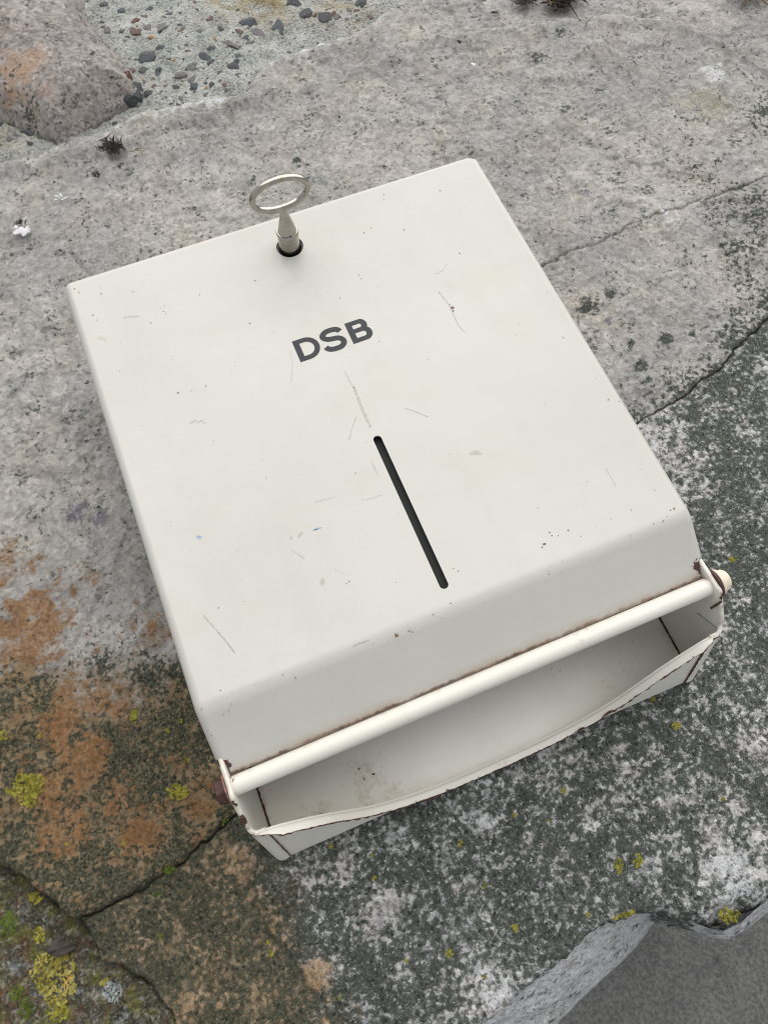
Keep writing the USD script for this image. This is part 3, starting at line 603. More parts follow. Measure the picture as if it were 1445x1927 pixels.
def paint(name, extra=None, rust_attr=None, dirt=0.0, rough=0.21, tone=((0.70, 0.675, 0.60), (0.735, 0.712, 0.64))):
    g = Graph()
    x, y, z = g.xyz(g.pos())
    big = g.noise(9.0, 3.0, 0.5)
    base = g.ramp(big, [(0.3, tone[0]), (0.7, tone[1])])
    base = g.mix(g.step(g.noise(17.0, 6.0, 0.62), 0.46, 0.74, 0.0, 0.55), base, g.mix(1.0, base, (0.95, 0.93, 0.87), 'multiply'))
    wipe = g.noise(30.0, 5.0, 0.65, vec=g.add('mapping', 'vector', vector=g.pos(), scale=(1.0, 0.22, 1.0), rotation=(0.0, 0.0, 0.4)))
    base = g.mix(g.step(wipe, 0.52, 0.70, 0.0, 0.35), base, g.mix(1.0, base, (0.955, 0.955, 0.95), 'multiply'))
    smear = g.noise(120.0, 5.0, 0.7)
    base = g.mix(g.step(smear, 0.60, 0.78, 0.0, 0.10 + dirt), base, (0.45, 0.44, 0.41))
    rust = None
    # small pinholes where the enamel is gone
    cell = g.voro(150.0)
    cc = g.sep(g.voro(150.0, out='color'))[0]
    pin = g.math('multiply', g.step(cell, 0.05, 0.085, 1.0, 0.0), g.math('multiply', g.step(cc, 0.93, 0.95), g.step(g.noise(14.0, 3.0), 0.50, 0.60)))
    base = g.mix(g.math('multiply', pin, 0.85), base, (0.13, 0.115, 0.10))
    h = g.math('multiply', g.noise(420.0, 2.0), 0.10)
    metal_r = pin
    if extra == 'cover':
        # brown stain creeping up from the seam behind the rod
        up = g.math('subtract', y, -0.0278)
        halo = g.step(up, 0.0, 0.0075, 1.0, 0.0)
        halo = g.math('multiply', g.math('power', halo, 2.2), g.step(g.noise(55.0, 5.0, 0.6), 0.28, 0.62, 0.18, 0.95))
        base = g.mix(g.math('multiply', halo, 0.75), base, (0.34, 0.235, 0.15))
        seam = g.step(g.math('add', up, g.math('multiply', g.math('subtract', g.noise(260.0, 4.0, 0.6), 0.5), 0.0035)), 0.0002, 0.0018, 1.0, 0.0)
        base = g.mix(g.math('multiply', seam, g.step(g.noise(30.0, 3.0), 0.30, 0.55, 0.45, 0.95)), base, g.ramp(g.noise(600.0, 3.0), [(0.3, (0.045, 0.022, 0.015)), (0.7, (0.17, 0.085, 0.045))]))
        for cxp, cyp, czp, rr in [(-W2 + 0.003, -0.0225, Z(-0.0165), 0.0042), (W2 - 0.004, -0.0225, Z(-0.0165), 0.0050), (-W2, -0.013, Z(-0.02), 0.0016), (W2 - 0.0035, HT - 0.003, Z(-0.001), 0.0024)] + [(*spot(u, v, Z(-0.0006)), r) for u, v, r in ((772, 1189, 0.0017), (746, 1197, 0.0015), (757, 1193, 0.0008), (728, 1205, 0.0009), (693, 1221, 0.0012), (1268, 958, 0.0010), (556, 1277, 0.0008), (398, 1352, 0.0010), (1186, 1008, 0.0009))]:
            small = rr < 0.00171
            nk, ns, lo_, hi_ = (4.2, 700.0, 0.55, 0.80) if small else (1.9, 330.0, 0.86, 0.98)
            dd = g.add('vector_math', 'value', math_type='distance', vector1=g.pos(), vector2=(cxp, cyp, czp))
            m = g.step(g.math('add', g.math('divide', dd, rr), g.math('multiply', g.math('subtract', g.noise(ns, 4.0, 0.6), 0.5), nk)), lo_, hi_, 1.0, 0.0)
            base = g.mix(m, base, g.ramp(g.noise(900.0, 3.0), [(0.3, (0.12, 0.055, 0.025)), (0.7, (0.27, 0.15, 0.08))] if small else [(0.3, (0.035, 0.014, 0.012)), (0.7, (0.10, 0.04, 0.03))]))
            h = g.math('subtract', h, g.math('multiply', m, 0.5))
        # rubbed spots along the fold
        fold = g.math('multiply', g.step(g.math('absolute', g.math('subtract', y, 0.0025)), 0.001, 0.006, 1.0, 0.0), g.step(z, Z(-0.012), Z(-0.008)))
        fm = g.math('multiply', fold, g.step(g.noise(310.0, 5.0, 0.7), 0.655, 0.69))
        base = g.mix(g.math('multiply', fm, 0.8), base, (0.22, 0.13, 0.08))
    if rust_attr:
        e = g.math('multiply', g.attr('edge'), 1.25)
        rn = g.math('multiply_add', g.noise(330.0, 5.0, 0.62), 0.65, g.math('multiply', g.noise(70.0, 3.0), 0.35))
        rv = g.math('add', e, g.math('multiply', g.math('subtract', rn, 0.5), 2.0))
        chip = g.step(rv, 0.60, 0.66)
        halo = g.step(rv, 0.22, 0.60, 0.0, 0.35)
        base = g.mix(halo, base, (0.42, 0.30, 0.20))
        base = g.mix(chip, base, g.ramp(g.noise(800.0, 4.0), [(0.28, (0.026, 0.013, 0.012)), (0.5, (0.075, 0.034, 0.026)), (0.72, (0.16, 0.075, 0.04))]))
        h = g.math('subtract', h, g.math('multiply', chip, 0.6))
        metal_r = g.math('maximum', pin, chip)
    if extra == 'floor':
        bl = g.math('multiply', g.step(g.noise(24.0, 3.0), 0.50, 0.66), g.step(g.noise(430.0, 5.0, 0.7), 0.62, 0.66))
        base = g.mix(bl, base, g.ramp(g.noise(800.0, 3.0), [(0.3, (0.07, 0.03, 0.018)), (0.7, (0.22, 0.11, 0.055))]))
    rg = g.math('add', g.math('add', g.step(smear, 0.4, 0.7, rough, rough + 0.12), g.step(wipe, 0.42, 0.66, 0.0, 0.12)), g.math('multiply', metal_r, 0.5))
    n1 = g.bump(h, 0.0006, 0.8)
    n2 = g.bump(g.noise(8.0, 3.0), 0.006, 0.4, n1)
    return g.make(name, g.bsdf(base_color=base, roughness=rg, specular_ior_level=0.5, normal=n2))

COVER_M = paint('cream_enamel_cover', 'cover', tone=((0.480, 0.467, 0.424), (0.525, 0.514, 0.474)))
EDGE_M = paint('cream_enamel_chipped', rust_attr=True, dirt=0.05, rough=0.33)
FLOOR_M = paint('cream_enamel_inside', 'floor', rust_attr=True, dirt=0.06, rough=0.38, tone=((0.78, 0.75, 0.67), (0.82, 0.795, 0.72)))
RUST_M = plain('rust', (0.085, 0.038, 0.026), 0.85, var=0.7, scale=700, bump=0.0005)
RUSTRED_M = plain('dark_red_rust', (0.060, 0.020, 0.018), 0.6, var=0.5, scale=500, bump=0.0006)
BLACK_M = plain('black_lock', (0.012, 0.012, 0.014), 0.45, var=0.3)
DARKIN_M = plain('dark_inside', (0.022, 0.024, 0.022), 0.8, var=0.12, scale=60)

# cover: hull of balls, hollowed, open at the back and at its lower end
def ball(r, seg=40): return m3.Manifold.sphere(r, seg)
def cover_solid(shrink):
    r = RAD - shrink
    pts = []
    for (y, z) in [(HT - RAD, -RAD), (HT - RAD, -0.125)]:
        pts.append((y, z, r))
    rb = 0.016                                   # generous bend at the fold
    fy = 0.004
    cy = fy + rb * math.tan(SLOPE / 2); cz = -rb
    for a in np.linspace(0, SLOPE, 9):
        # bend: ball centres on a smaller concentric arc
        pts.append((cy - (rb - RAD) * math.sin(a), cz + (rb - RAD) * math.cos(a), r))
    yl = -0.060; zl = -(fy - yl) * 0.62
    nrm = np.array([-math.sin(SLOPE), math.cos(SLOPE)])
    pts.append((yl - RAD * nrm[0], zl - RAD * nrm[1], r))
    pts.append((yl - RAD * nrm[0], -0.125, r))
    bs = [ball(r).translate([sx * (W2 - RAD), y, Z(z)]) for sx in (-1, 1) for (y, z, r) in pts]
    return m3.Manifold.batch_hull(bs)
cover = cover_solid(0.0) - cover_solid(TH)
cover = cover.trim_by_plane([0, 1, 0], -0.0278).trim_by_plane([0, 0, 1], 0.004)
slot2 = m3.CrossSection.hull(m3.CrossSection.batch_boolean([m3.CrossSection.circle(0.0024, 40).translate([-0.0009, 0.0176]), m3.CrossSection.circle(0.0024, 40).translate([-0.0009, 0.1095])], m3.OpType.Add))
cover = cover - m3.Manifold.extrude(slot2, 0.02).translate([0, 0, Z(-0.012)])
KX, KY = -0.0007, 0.2573
cover = cover - m3.Manifold.cylinder(0.02, 0.0085, circular_segments=64).translate([KX, KY, Z(-0.012)])
for sx in (-1, 1):
    cover = cover - m3.Manifold.cube([0.0036, 0.02, 0.03], True).translate([sx * 0.1372, -0.0325, Z(-0.016)])
cv = trimesh.Trimesh(*[np.asarray(a) for a in (cover.to_mesh().vert_properties[:, :3], cover.to_mesh().tri_verts)], process=True)
obj('cover', cv, COVER_M, disp, smooth=24)

# back plate, seen as the bottom of the open tray
def edge_field(P, segs, r):
    d = np.full(len(P), 1e9)
    for a, b in segs:
        a, b = np.array(a), np.array(b); ab = b - a
        t = np.clip(((P - a) @ ab) / (ab @ ab), 0, 1)
        d = np.minimum(d, np.linalg.norm(P - a - t[:, None] * ab, axis=1))
    return np.exp(-(d / r) ** 2)
XS, YF = 0.1390, -0.059
def y_front(z): return -0.059 + 0.234 * (z + 0.036)
ZB = -0.0965
gx = np.linspace(-0.1362, 0.1362, 200); gy = np.concatenate([np.linspace(y_front(ZB) + 0.0012, 0.012, 70), np.linspace(0.03, HT - 0.008, 12)])
X, Y = np.meshgrid(gx, gy, indexing='ij')
P = np.stack([X, Y, np.full_like(X, Z(ZB)) + 0.0006 * (fbm(p3(X, Y, 18, 1), 2, 3) - 0.5)], -1)
Vp, Fp = sheet(P, np.tile([0, 0, 1.0], P.shape[:2] + (1,)), 0.0018)
e = 0.30 * edge_field(Vp, [((s * 0.135, -0.08, Z(ZB)), (s * 0.135, 0.03, Z(ZB))) for s in (-1, 1)], 0.004)
for u, v, r, s in [(690, 1470, 60, 0.34), (735, 1485, 30, 0.36), (610, 1530, 34, 0.36), (570, 1540, 30, 0.3), (800, 1482, 22, 0.28), (1145, 1288, 16, 0.36), (520, 1500, 26, 0.22), (720, 1455, 20, 0.36)]:
    c = spot(u, v, Z(ZB)); rr = np.linalg.norm(spot(u + r, v, Z(ZB)) - c)
    e = np.maximum(e, 1.0 * s * np.exp(-(((Vp - c) ** 2).sum(1)) / rr ** 2))
def obj_e(name, V, F, e, material, **kw):
    "smooth shading across the sheet needs split rims: build normals here"
    m = trimesh.Trimesh(V, F, process=False)
    sm = trimesh.graph.smooth_shade(m, angle=np.radians(35), facet_minarea=None)
    from scipy.spatial import cKDTree
    k = cKDTree(V).query(sm.vertices)[1]
    return obj(name, sm, material, kw.pop('parent', disp), smooth=True, prim_vars={'edge': e[k]}, **kw)
obj_e('back_plate', Vp, Fp, e, FLOOR_M)

# side plates that turn the front corner, with the lugs the rod is bolted to
LIPX = np.array([0, 0.026, 0.055, 0.0755, 0.088, 0.102, 0.115, 0.1298, 0.140])
LIPZ = np.array([-0.0925, -0.0915, -0.0855, -0.0755, -0.0650, -0.0520, -0.0425, -0.0350, -0.0345])
lip_f = PchipInterpolator(LIPX, LIPZ)
SEAM = 0.1298
RC = 0.0055
def side_plate(sx):
    # path measured from inside the cover to the seam on the front: u in [0, 3]
    ya = np.linspace(0.03, -0.0205, 18)[:-1]
    yb = np.linspace(-0.0205, y_front(-0.036) + RC - 0.0002, 40)
    na = np.linspace(0, np.pi / 2, 18)[1:]
    nx = np.linspace(0, XS - RC - SEAM, 6)[1:]
    ztop, xy = [], []
    vv = np.linspace(0, 1, 44)
    rows = []
    def top_at(y):
        return np.interp(y, [-0.059, -0.0433, -0.0227, -0.0205, -0.0204, 0.03], [-0.036, -0.0142, -0.0158, -0.0165, -0.024, -0.024])
    for y in np.r_[ya, yb]:
        zt = top_at(y)
        zz = Z(ZB - 0.0015) + (Z(zt) - Z(ZB - 0.0015)) * vv
        # lower down the straight part reaches further, as the front leans out
        f = (0.03 - y) / (0.03 - yb[-1])
        yy = 0.03 - f * (0.03 - (y_front(zz - Z0) + RC))
        rows.append(np.stack([np.full_like(zz, XS), yy, zz], 1))
    for a in na:
        s = math.sin(a)
        zt = -0.0349 + 0.0008 * (1 - s)
        zz = Z(ZB - 0.0015) + (Z(zt) - Z(ZB - 0.0015)) * vv
        rows.append(np.stack([np.full_like(zz, XS - RC + RC * math.cos(a)), y_front(zz - Z0) + RC - RC * s, zz], 1))
    for d in nx:
        zt = float(lip_f(XS - RC - d))
        zz = Z(ZB - 0.0015) + (Z(zt) - Z(ZB - 0.0015)) * vv
        rows.append(np.stack([np.full_like(zz, XS - RC - d), y_front(zz - Z0), zz], 1))
    P = np.array(rows)
    # the lower outer corner is dressed round
    N = grid_normals(P)
    if N[5, 5, 0] < 0: N = -N
    low = np.clip(1 - (P[..., 2] - P[:, :1, 2]) / 0.012, 0, 1)
    t_ = np.linspace(0, 1, P.shape[0])[:, None]
    bulge = smooth01((t_ - 0.62) / 0.14) * smooth01((1.0 - t_) / 0.06)
    P = P + np.array([0, -1.0, 0]) * (0.0006 * bulge * (1 - np.linspace(0, 1, P.shape[1])[None]) ** 0.8 * np.ones_like(low))[..., None]
    P[..., 0] *= sx; N[..., 0] *= sx
    V, F = sheet(P, N, 0.0026)
    rim = P[17:, -1]
    e = 0.46 * edge_field(V, list(zip(rim[:-1:2], rim[1::2])), 0.0013)
    for (y, z, r, s) in [(-0.0433, -0.0142, 0.0042, 0.70), (-0.059, -0.036, 0.004, 0.74), (-0.052, -0.026, 0.006, 0.52 if sx < 0 else 0.30), (-0.0227, -0.0158, 0.003, 0.6)]:
        e = np.maximum(e, s * np.exp(-(((V - np.array([sx * (XS - 0.001), y, Z(z)])) ** 2).sum(1)) / r ** 2))
    e = np.maximum(e, 0.42 * edge_field(V, [((sx * SEAM, y_front(-0.036), Z(-0.036)), (sx * SEAM, y_front(-0.097), Z(-0.097)))], 0.0016))
    obj_e('side_plate', V, F, e, EDGE_M)
    rim = np.array([P[k, -1] - N[k, -1] * 0.0013 for k in range(17, P.shape[0])])
    V, F = tube(rim, 0.00135, 8)
    e = np.full(len(V), 0.30)
    for (y, z, r, s) in [(-0.0433, -0.0142, 0.0040, 0.85), (-0.059, -0.036, 0.0036, 0.85), (-0.051, -0.025, 0.007, 0.62 if sx < 0 else 0.30), (-0.0227, -0.0158, 0.003, 0.4)]:
        e = np.maximum(e, s * np.exp(-(((V - np.array([sx * (XS - 0.001), y, Z(z)])) ** 2).sum(1)) / r ** 2))
    obj_e('rolled_edge', V, F, e, EDGE_M)
for sx in (-1, 1):
    side_plate(sx)

# front plate with its deep curved bite, and the turned-out lip along it
nx = 150
gx = np.linspace(-SEAM, SEAM, nx)
vv = np.linspace(0, 1, 30)
zt = lip_f(np.abs(gx)); zb = ZB - 0.0015
zz = zb + (zt[:, None] - zb) * vv[None]
P = np.stack([np.repeat(gx[:, None], 30, 1), y_front(zz) + 0.0004, Z(zz)], -1)
N = np.tile(np.array([0, -0.974, 0.228]), P.shape[:2] + (1,))
V, F = sheet(P, N, 0.0014)
e = 0.36 * edge_field(V, [((s * SEAM, y_front(-0.036), Z(-0.036)), (s * SEAM, y_front(-0.097), Z(-0.097))) for s in (-1, 1)], 0.0016)
e = np.maximum(e, 0.18 * np.exp(-((V[:, 2] - Z(zb)) / 0.002) ** 2))
obj_e('front_plate', V, F, e, EDGE_M)

nx = 420
gx = np.linspace(-0.1335, 0.1335, nx)
LW = 0.0046
xin = gx; zin = lip_f(np.abs(gx))
T = np.stack([np.gradient(xin), np.gradient(y_front(zin)), np.gradient(zin)], 1); T /= np.linalg.norm(T, axis=1, keepdims=True)
outw = np.array([0, -0.974, 0.228])                 # out of the front plate
upn = np.cross(T, outw); upn[upn[:, 2] < 0] *= -1
upn /= np.linalg.norm(upn, axis=1, keepdims=True)
base = np.stack([xin, y_front(zin) + 0.0004, Z(zin)], 1)
taper = smooth01((0.1335 - np.abs(gx)) / 0.012) * 0.7 + 0.3
wv = 0.0002 * (noise(np.stack([gx * 60, gx * 0, gx * 0], 1), 3) - 0.5)
rows = []
prof = [(-0.0016, -0.0016), (-0.0010, -0.0004), (-0.0002, 0.0003), (0.0008, 0.0006)] + [(LW * k, 0.0006 - 0.0003 * k) for k in np.linspace(0.3, 1.0, 10)]
for a, b in prof:
    aa = a * np.where(a > 0, taper, 1.0)
    jag = 0
    if a >= LW * 0.99:
        jag = 0.00055 * (fbm(np.stack([gx * 420, gx * 0, gx * 0], 1), 3, 77) - 0.5) * 2 - 0.0009 * np.exp(-((gx - 0.070) / 0.003) ** 2) - 0.0007 * np.exp(-((gx - 0.053) / 0.004) ** 2)
    rows.append(base + outw * (aa + jag + wv)[:, None] + upn * b)
P = np.array(rows).transpose(1, 0, 2)
N = grid_normals(P)
if (N * upn[:, None]).sum() < 0: N = -N
V, F = sheet(P, N, 0.0010)
across = np.clip(np.tile(np.array([a / LW for a, b in prof]), 2 * nx), 0, 1)
e = 0.80 * np.clip((across - 0.72) / 0.28, 0, 1) ** 1.3
under = np.arange(len(V)) >= len(V) // 2
e = np.where(under & (across > 0.9), 0.85, e)
for gxp, r, s in [(-0.133, 0.004, 0.7), (0.133, 0.004, 0.7), (0.0715, 0.0034, 0.95), (0.054, 0.0036, 0.9), (0.124, 0.010, 0.34), (0.086, 0.0022, 0.7), (-0.1, 0.016, 0.1)]:
    e = np.maximum(e, s * np.exp(-((V[:, 0] - gxp) / r) ** 2) * np.clip(across * 1.7 - 0.55, 0, 1))
e = np.maximum(e, 0.42 * np.exp(-((V[:, 0] - 0.004) / 0.005) ** 2) * np.exp(-((across - 0.5) / 0.3) ** 2))
obj_e('lip', V, F, e, EDGE_M)

# rod with its bolt and cap nut
RY, RZ, RR = -0.0333, -0.0205, 0.0050
xx = np.linspace(-0.1365, 0.1365, 60)
V, F = tube(np.stack([xx, np.full_like(xx, RY), np.full_like(xx, Z(RZ))], 1), RR, 40)
e = 0.06 + 0.35 * np.exp(-((np.abs(V[:, 0]) - 0.1365) / 0.0016) ** 2) + 0.16 * np.exp(-((V[:, 1] - RY - RR * 0.85) / 0.002) ** 2)
obj_e('rod', V, F, e, EDGE_M)
def lathe_x(prof, n=40, hexa=False):
    "prof: (x along the axis, radius)"
    prof = np.array(prof, float)
    a = np.linspace(0, 2 * np.pi, n, endpoint=False)
    k = np.ones(n)
    V = np.stack([np.repeat(prof[:, :1], n, 1), np.cos(a)[None] * prof[:, 1:2], np.sin(a)[None] * prof[:, 1:2]], -1)
    if hexa:
        aa = (a + 0.3) % (np.pi / 3) - np.pi / 6
        V[..., 1:] *= (np.cos(np.pi / 6) / np.cos(aa))[None, :, None]
    V = V.reshape(-1, 3)
    m = len(prof)
    i, j = np.meshgrid(np.arange(m - 1), np.arange(n), indexing='ij')
    q = np.stack([i * n + j, i * n + (j + 1) % n, (i + 1) * n + (j + 1) % n, (i + 1) * n + j], -1).reshape(-1, 4)
    return V, np.vstack([q[:, [0, 1, 2]], q[:, [0, 2, 3]]])
def put(mesh, sx, x): V, F = mesh; V = V.copy(); V[:, 0] = sx * (x + V[:, 0]); V[:, 1] += RY; V[:, 2] += Z(RZ); return V, (F if sx > 0 else F[:, ::-1])
fix = lambda m: (lambda t: (trimesh.repair.fix_normals(t), t)[1])(trimesh.Trimesh(*m, process=False))
WASH_M = plain('rusty_pink_washer', (0.22, 0.105, 0.085), 0.75, var=0.5, scale=500)
CAP_M = plain('cream_cap_nut', (0.70, 0.62, 0.49), 0.4, var=0.12, scale=220)
b = obj('bolt', fix(put(lathe_x([(0, 0), (0, 0.0066), (0.0046, 0.0066), (0.0054, 0.0058), (0.0056, 0)], 48, True), -1, XS + 0.0008)), RUSTRED_M, disp, smooth=30, label='dark red rusty hexagon bolt head at the left end of the rod')
obj('washer', fix(put(lathe_x([(0, 0), (0, 0.0083), (0.0009, 0.0083), (0.0010, 0)], 40), -1, XS)), WASH_M, b, smooth=30)
b = obj('cap_nut', fix(put(lathe_x([(0, 0), (0, 0.0072), (0.0010, 0.0076), (0.0028, 0.0072), (0.0032, 0.0062), (0.0058, 0.0060), (0.0072, 0.0050), (0.0077, 0.0030), (0.0078, 0)], 48), 1, XS + 0.0016)), CAP_M, disp, smooth=30, label='cream painted cap nut at the right end of the rod')
obj('washer', fix(put(lathe_x([(0, 0), (0, 0.0085), (0.0017, 0.0085), (0.0018, 0)], 40), 1, XS)), RUSTRED_M, b, smooth=30)

# weld seams that have rusted through the enamel
def seam(a, b, r=0.0006, n=60, wob=0.00022, sag=None):
    t = np.linspace(0, 1, n)[:, None]
    P = np.array(a) * (1 - t) + np.array(b) * t
    if sag is not None: P = P + np.array(sag) * (np.sin(np.pi * t))
    P = P + wob * (rng.normal(size=P.shape)) * 0.5
    obj('weld_seam', tube(P, r * rng.uniform(0.6, 1.35, n), 6), RUST_M, disp, smooth=True)
for sx in (-1, 1):
    seam((sx * 0.1358, -0.0725, Z(ZB + 0.0004)), (sx * 0.1358, 0.0, Z(ZB + 0.0004)), 0.0006)
    k = 0.0001
    seam((sx * SEAM, y_front(-0.037), Z(-0.037)), (sx * SEAM, y_front(-0.0965) - 0.0002, Z(-0.0965)), 0.0006 if sx > 0 else 0.00035)
seam((XS - 0.0032, -0.0440, Z(-0.0150)), (XS - 0.0032, -0.0440, Z(-0.0290)), 0.0006, 16)
seam((XS - 0.0030, -0.0560, Z(-0.0340)), (XS - 0.0030, -0.0420, Z(-0.0470)), 0.00014, 16)

# lock behind the round hole and the dark lining behind the slot
s_ = trimesh.creation.cylinder(radius=0.0125, height=0.012, sections=48); s_.apply_translation([KX, KY, Z(-0.0115)])
hole = trimesh.creation.annulus(r_min=0.0072, r_max=0.0084, height=0.004, sections=48); hole.apply_translation([KX, KY, Z(-0.0032)])
lk = obj('lock', s_, BLACK_M, disp, smooth=40)
obj('lock_ring', hole, BLACK_M, lk, smooth=40)
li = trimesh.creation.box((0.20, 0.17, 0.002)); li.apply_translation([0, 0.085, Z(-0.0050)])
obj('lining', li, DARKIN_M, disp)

# lettering
INK_M = plain('black_lettering', (0.010, 0.011, 0.017), 0.55, var=0.4, scale=300)
H_ = 0.0156; ST, SH = 0.0036, 0.0031
def letter_d(w):
    o = Polygon([(0, 0), (0, H_), (w * 0.45, H_)] + [(w * 0.45 + w * 0.55 * math.sin(a), H_ / 2 + H_ / 2 * math.cos(a)) for a in np.linspace(0, np.pi, 30)][1:-1] + [(w * 0.45, 0)])
    hi = H_ - 2 * SH; wi = w - ST; rx = w * 0.55 - ST + 0.0003
    i_ = Polygon([(ST, SH), (ST, H_ - SH), (w * 0.45, H_ - SH)] + [(w * 0.45 + rx * math.sin(a), H_ / 2 + hi / 2 * math.cos(a)) for a in np.linspace(0, np.pi, 30)][1:-1] + [(w * 0.45, SH)])
    return o.difference(i_)
def letter_b(w):
    def lobe(y0, y1, wd, inset=0):
        h = y1 - y0; c = wd - h / 2 * 0.95
        return Polygon([(0 if not inset else ST, y0), (0 if not inset else ST, y1), (c, y1)] + [(c + (wd - c) * math.sin(a), (y0 + y1) / 2 + h / 2 * math.cos(a)) for a in np.linspace(0, np.pi, 24)][1:-1] + [(c, y0)])
    m = H_ * 0.53
    o = lobe(0, m + SH / 2, w).union(lobe(m - SH / 2, H_, w * 0.93))
    return o.difference(lobe(SH, m - SH / 2, w - ST, 1)).difference(lobe(m + SH / 2, H_ - SH, w * 0.93 - ST, 1))
def letter_s(w):
    h = H_ + 0.0005
    c = np.array([(0.90, 0.745), (0.80, 0.865), (0.53, 0.918), (0.24, 0.86), (0.135, 0.725), (0.25, 0.595), (0.52, 0.528), (0.79, 0.450), (0.885, 0.285), (0.78, 0.135), (0.50, 0.082), (0.22, 0.135), (0.095, 0.275)])
    t = np.r_[0, np.cumsum(np.linalg.norm(np.diff(c, axis=0), axis=1))]
    cs = CubicSpline(t, c)(np.linspace(0, t[-1], 80)) * np.array([w, h]) - np.array([0, 0.00025])
    return LineString(cs).buffer(0.00174, cap_style='flat', join_style='round')
for shp, x0 in ((letter_d(0.0146), -0.0236), (letter_s(0.0146), -0.0076), (letter_b(0.0137), 0.0099)):
    shp = affinity.translate(shp, x0, 0.1739).simplify(0.00004)
    m = trimesh.creation.extrude_polygon(shp, 0.00007, engine='earcut') if shp.geom_type == 'Polygon' else trimesh.util.concatenate([trimesh.creation.extrude_polygon(q, 0.00007, engine='earcut') for q in shp.geoms])
    m.apply_translation([0, 0, Z(0.00001)])
    obj('letter', m, INK_M, disp)

# scratches, chips and smears on the enamel, each at its place
GREY_M = plain('scratch_grey', (0.35, 0.34, 0.31), 0.55, var=0.3, scale=900)
FAINT_M = plain('scratch_faint', (0.40, 0.385, 0.335), 0.5, var=0.12, scale=900)
DOT_M = plain('chip_dark', (0.16, 0.14, 0.125), 0.7, var=0.5, scale=900)
BROWN_M = plain('chip_brown', (0.22, 0.12, 0.07), 0.75, var=0.5, scale=900)
BLUE_M = plain('blue_smear', (0.20, 0.33, 0.50), 0.5, var=0.3, scale=900)
mrg = np.random.default_rng(5)
def flake(u, v, ru, rv=None, ang=0.0, z=0.00005, n=9):
    "ragged thin flake lying on the face"
    c = spot(u, v, Z(z)); a = np.linspace(0, 2 * np.pi, n, endpoint=False) + mrg.uniform(0, 1)
    k = np.linalg.norm(spot(u + 1, v, Z(z)) - c)
    rr = mrg.uniform(0.55, 1.15, n)
    du, dv = ru * rr * np.cos(a), (rv or ru) * rr * np.sin(a)
    ca, sa = math.cos(ang), math.sin(ang)
    P = spot(u + du * ca - dv * sa, v + du * sa + dv * ca, Z(z))
    V = np.vstack([P, c[None]]); F = [(i, (i + 1) % n, n) for i in range(n)]
    F = np.array(F)
    if np.cross(V[F[0, 1]] - V[F[0, 0]], V[F[0, 2]] - V[F[0, 0]])[2] < 0: F = F[:, ::-1]
    return V, F
def stroke(pts, w, z=0.00006):
    "thin ragged scratch through photo points, w in photo pixels"
    P = np.array(pts, float)
    t = np.r_[0, np.cumsum(np.linalg.norm(np.diff(P, axis=0), axis=1))]
    s = np.arange(0, t[-1] + 1, 2.5)
    Q = np.stack([np.interp(s, t, P[:, 0]), np.interp(s, t, P[:, 1])], 1) + mrg.normal(0, 0.35, (len(s), 2))
    d = np.gradient(Q, axis=0); d /= np.linalg.norm(d, axis=1, keepdims=True) + 1e-9
    nn = np.stack([-d[:, 1], d[:, 0]], 1) * (w * 0.5 * mrg.uniform(0.25, 1.2, (len(s), 1)))
    a, b = Q + nn, Q - nn
    V = np.vstack([spot(a[:, 0], a[:, 1], Z(z)), spot(b[:, 0], b[:, 1], Z(z))])
    n = len(s); i = np.arange(n - 1)
    F = np.vstack([np.stack([i, i + 1, i + n], 1), np.stack([i + 1, i + 1 + n, i + n], 1)])
    if np.cross(V[F[0, 1]] - V[F[0, 0]], V[F[0, 2]] - V[F[0, 0]])[2] < 0: F = F[:, ::-1]
    return V, F
for pts, w, mt in [([(826, 549), (848, 578), (862, 612), (876, 627)], 1.6, GREY_M), ([(382, 1158), (402, 1180), (425, 1207), (442, 1229)], 3.0, GREY_M), ([(666, 728), (672, 745), (681, 768), (693, 795), (699, 805)], 6.0, FAINT_M), ([(648, 698), (660, 720), (668, 733)], 2.0, FAINT_M),
                   ([(657, 828), (662, 806), (670, 784)], 1.5, GREY_M), ([(762, 768), (780, 774), (806, 784)], 1.5, GREY_M), ([(630, 935), (612, 940), (590, 946)], 1.2, FAINT_M), ([(700, 868), (706, 884), (712, 895)], 1.4, GREY_M), ([(233, 597), (250, 595), (262, 595)], 3.0, FAINT_M),
                   ([(1140, 882), (1152, 902), (1158, 915)], 1.2, GREY_M), ([(820, 515), (834, 508), (841, 494)], 1.5, FAINT_M), ([(548, 1035), (560, 1042), (574, 1052)], 1.2, GREY_M), ([(665, 1215), (680, 1209), (696, 1204)], 1.4, GREY_M), ([(630, 1071), (645, 1080)], 1.2, FAINT_M), ([(546, 660), (551, 690), (548, 720)], 0.9, FAINT_M), ([(720, 930), (700, 938), (680, 941)], 1.0, FAINT_M)]:
    obj('scratch', stroke(pts, w), mt, disp)
for u, v, a in [(376, 1010, 0.15), (597, 995, -0.3)]:
    obj('blue_mark', join([flake(u, v, 8, 1.6, a), flake(u - 4, v + 2, 5, 1.2, a)]), BLUE_M, disp)
obj('rubbed_spot', join([flake(607, 1097, 6, 8)]), FAINT_M, disp)
obj('rubbed_spot', join([flake(565, 1006, 4, 7, 0.6), flake(548, 1012, 3, 4)]), FAINT_M, disp)
obj('rubbed_spot', join([flake(372 + k * 4, 795 - (k % 3) * 2, 3, 1.6) for k in range(-3, 4)]), FAINT_M, disp)
obj('rubbed_spot', join([flake(895 + k * 3, 850 + (k % 2) * 4, 3.5, 2.4) for k in range(-3, 4)]), FAINT_M, disp)
obj('rubbed_spot', flake(190, 636, 10, 4, 0.3), plain('pale_smear', (0.46, 0.445, 0.36), 0.4, var=0.05), disp)
fl = []
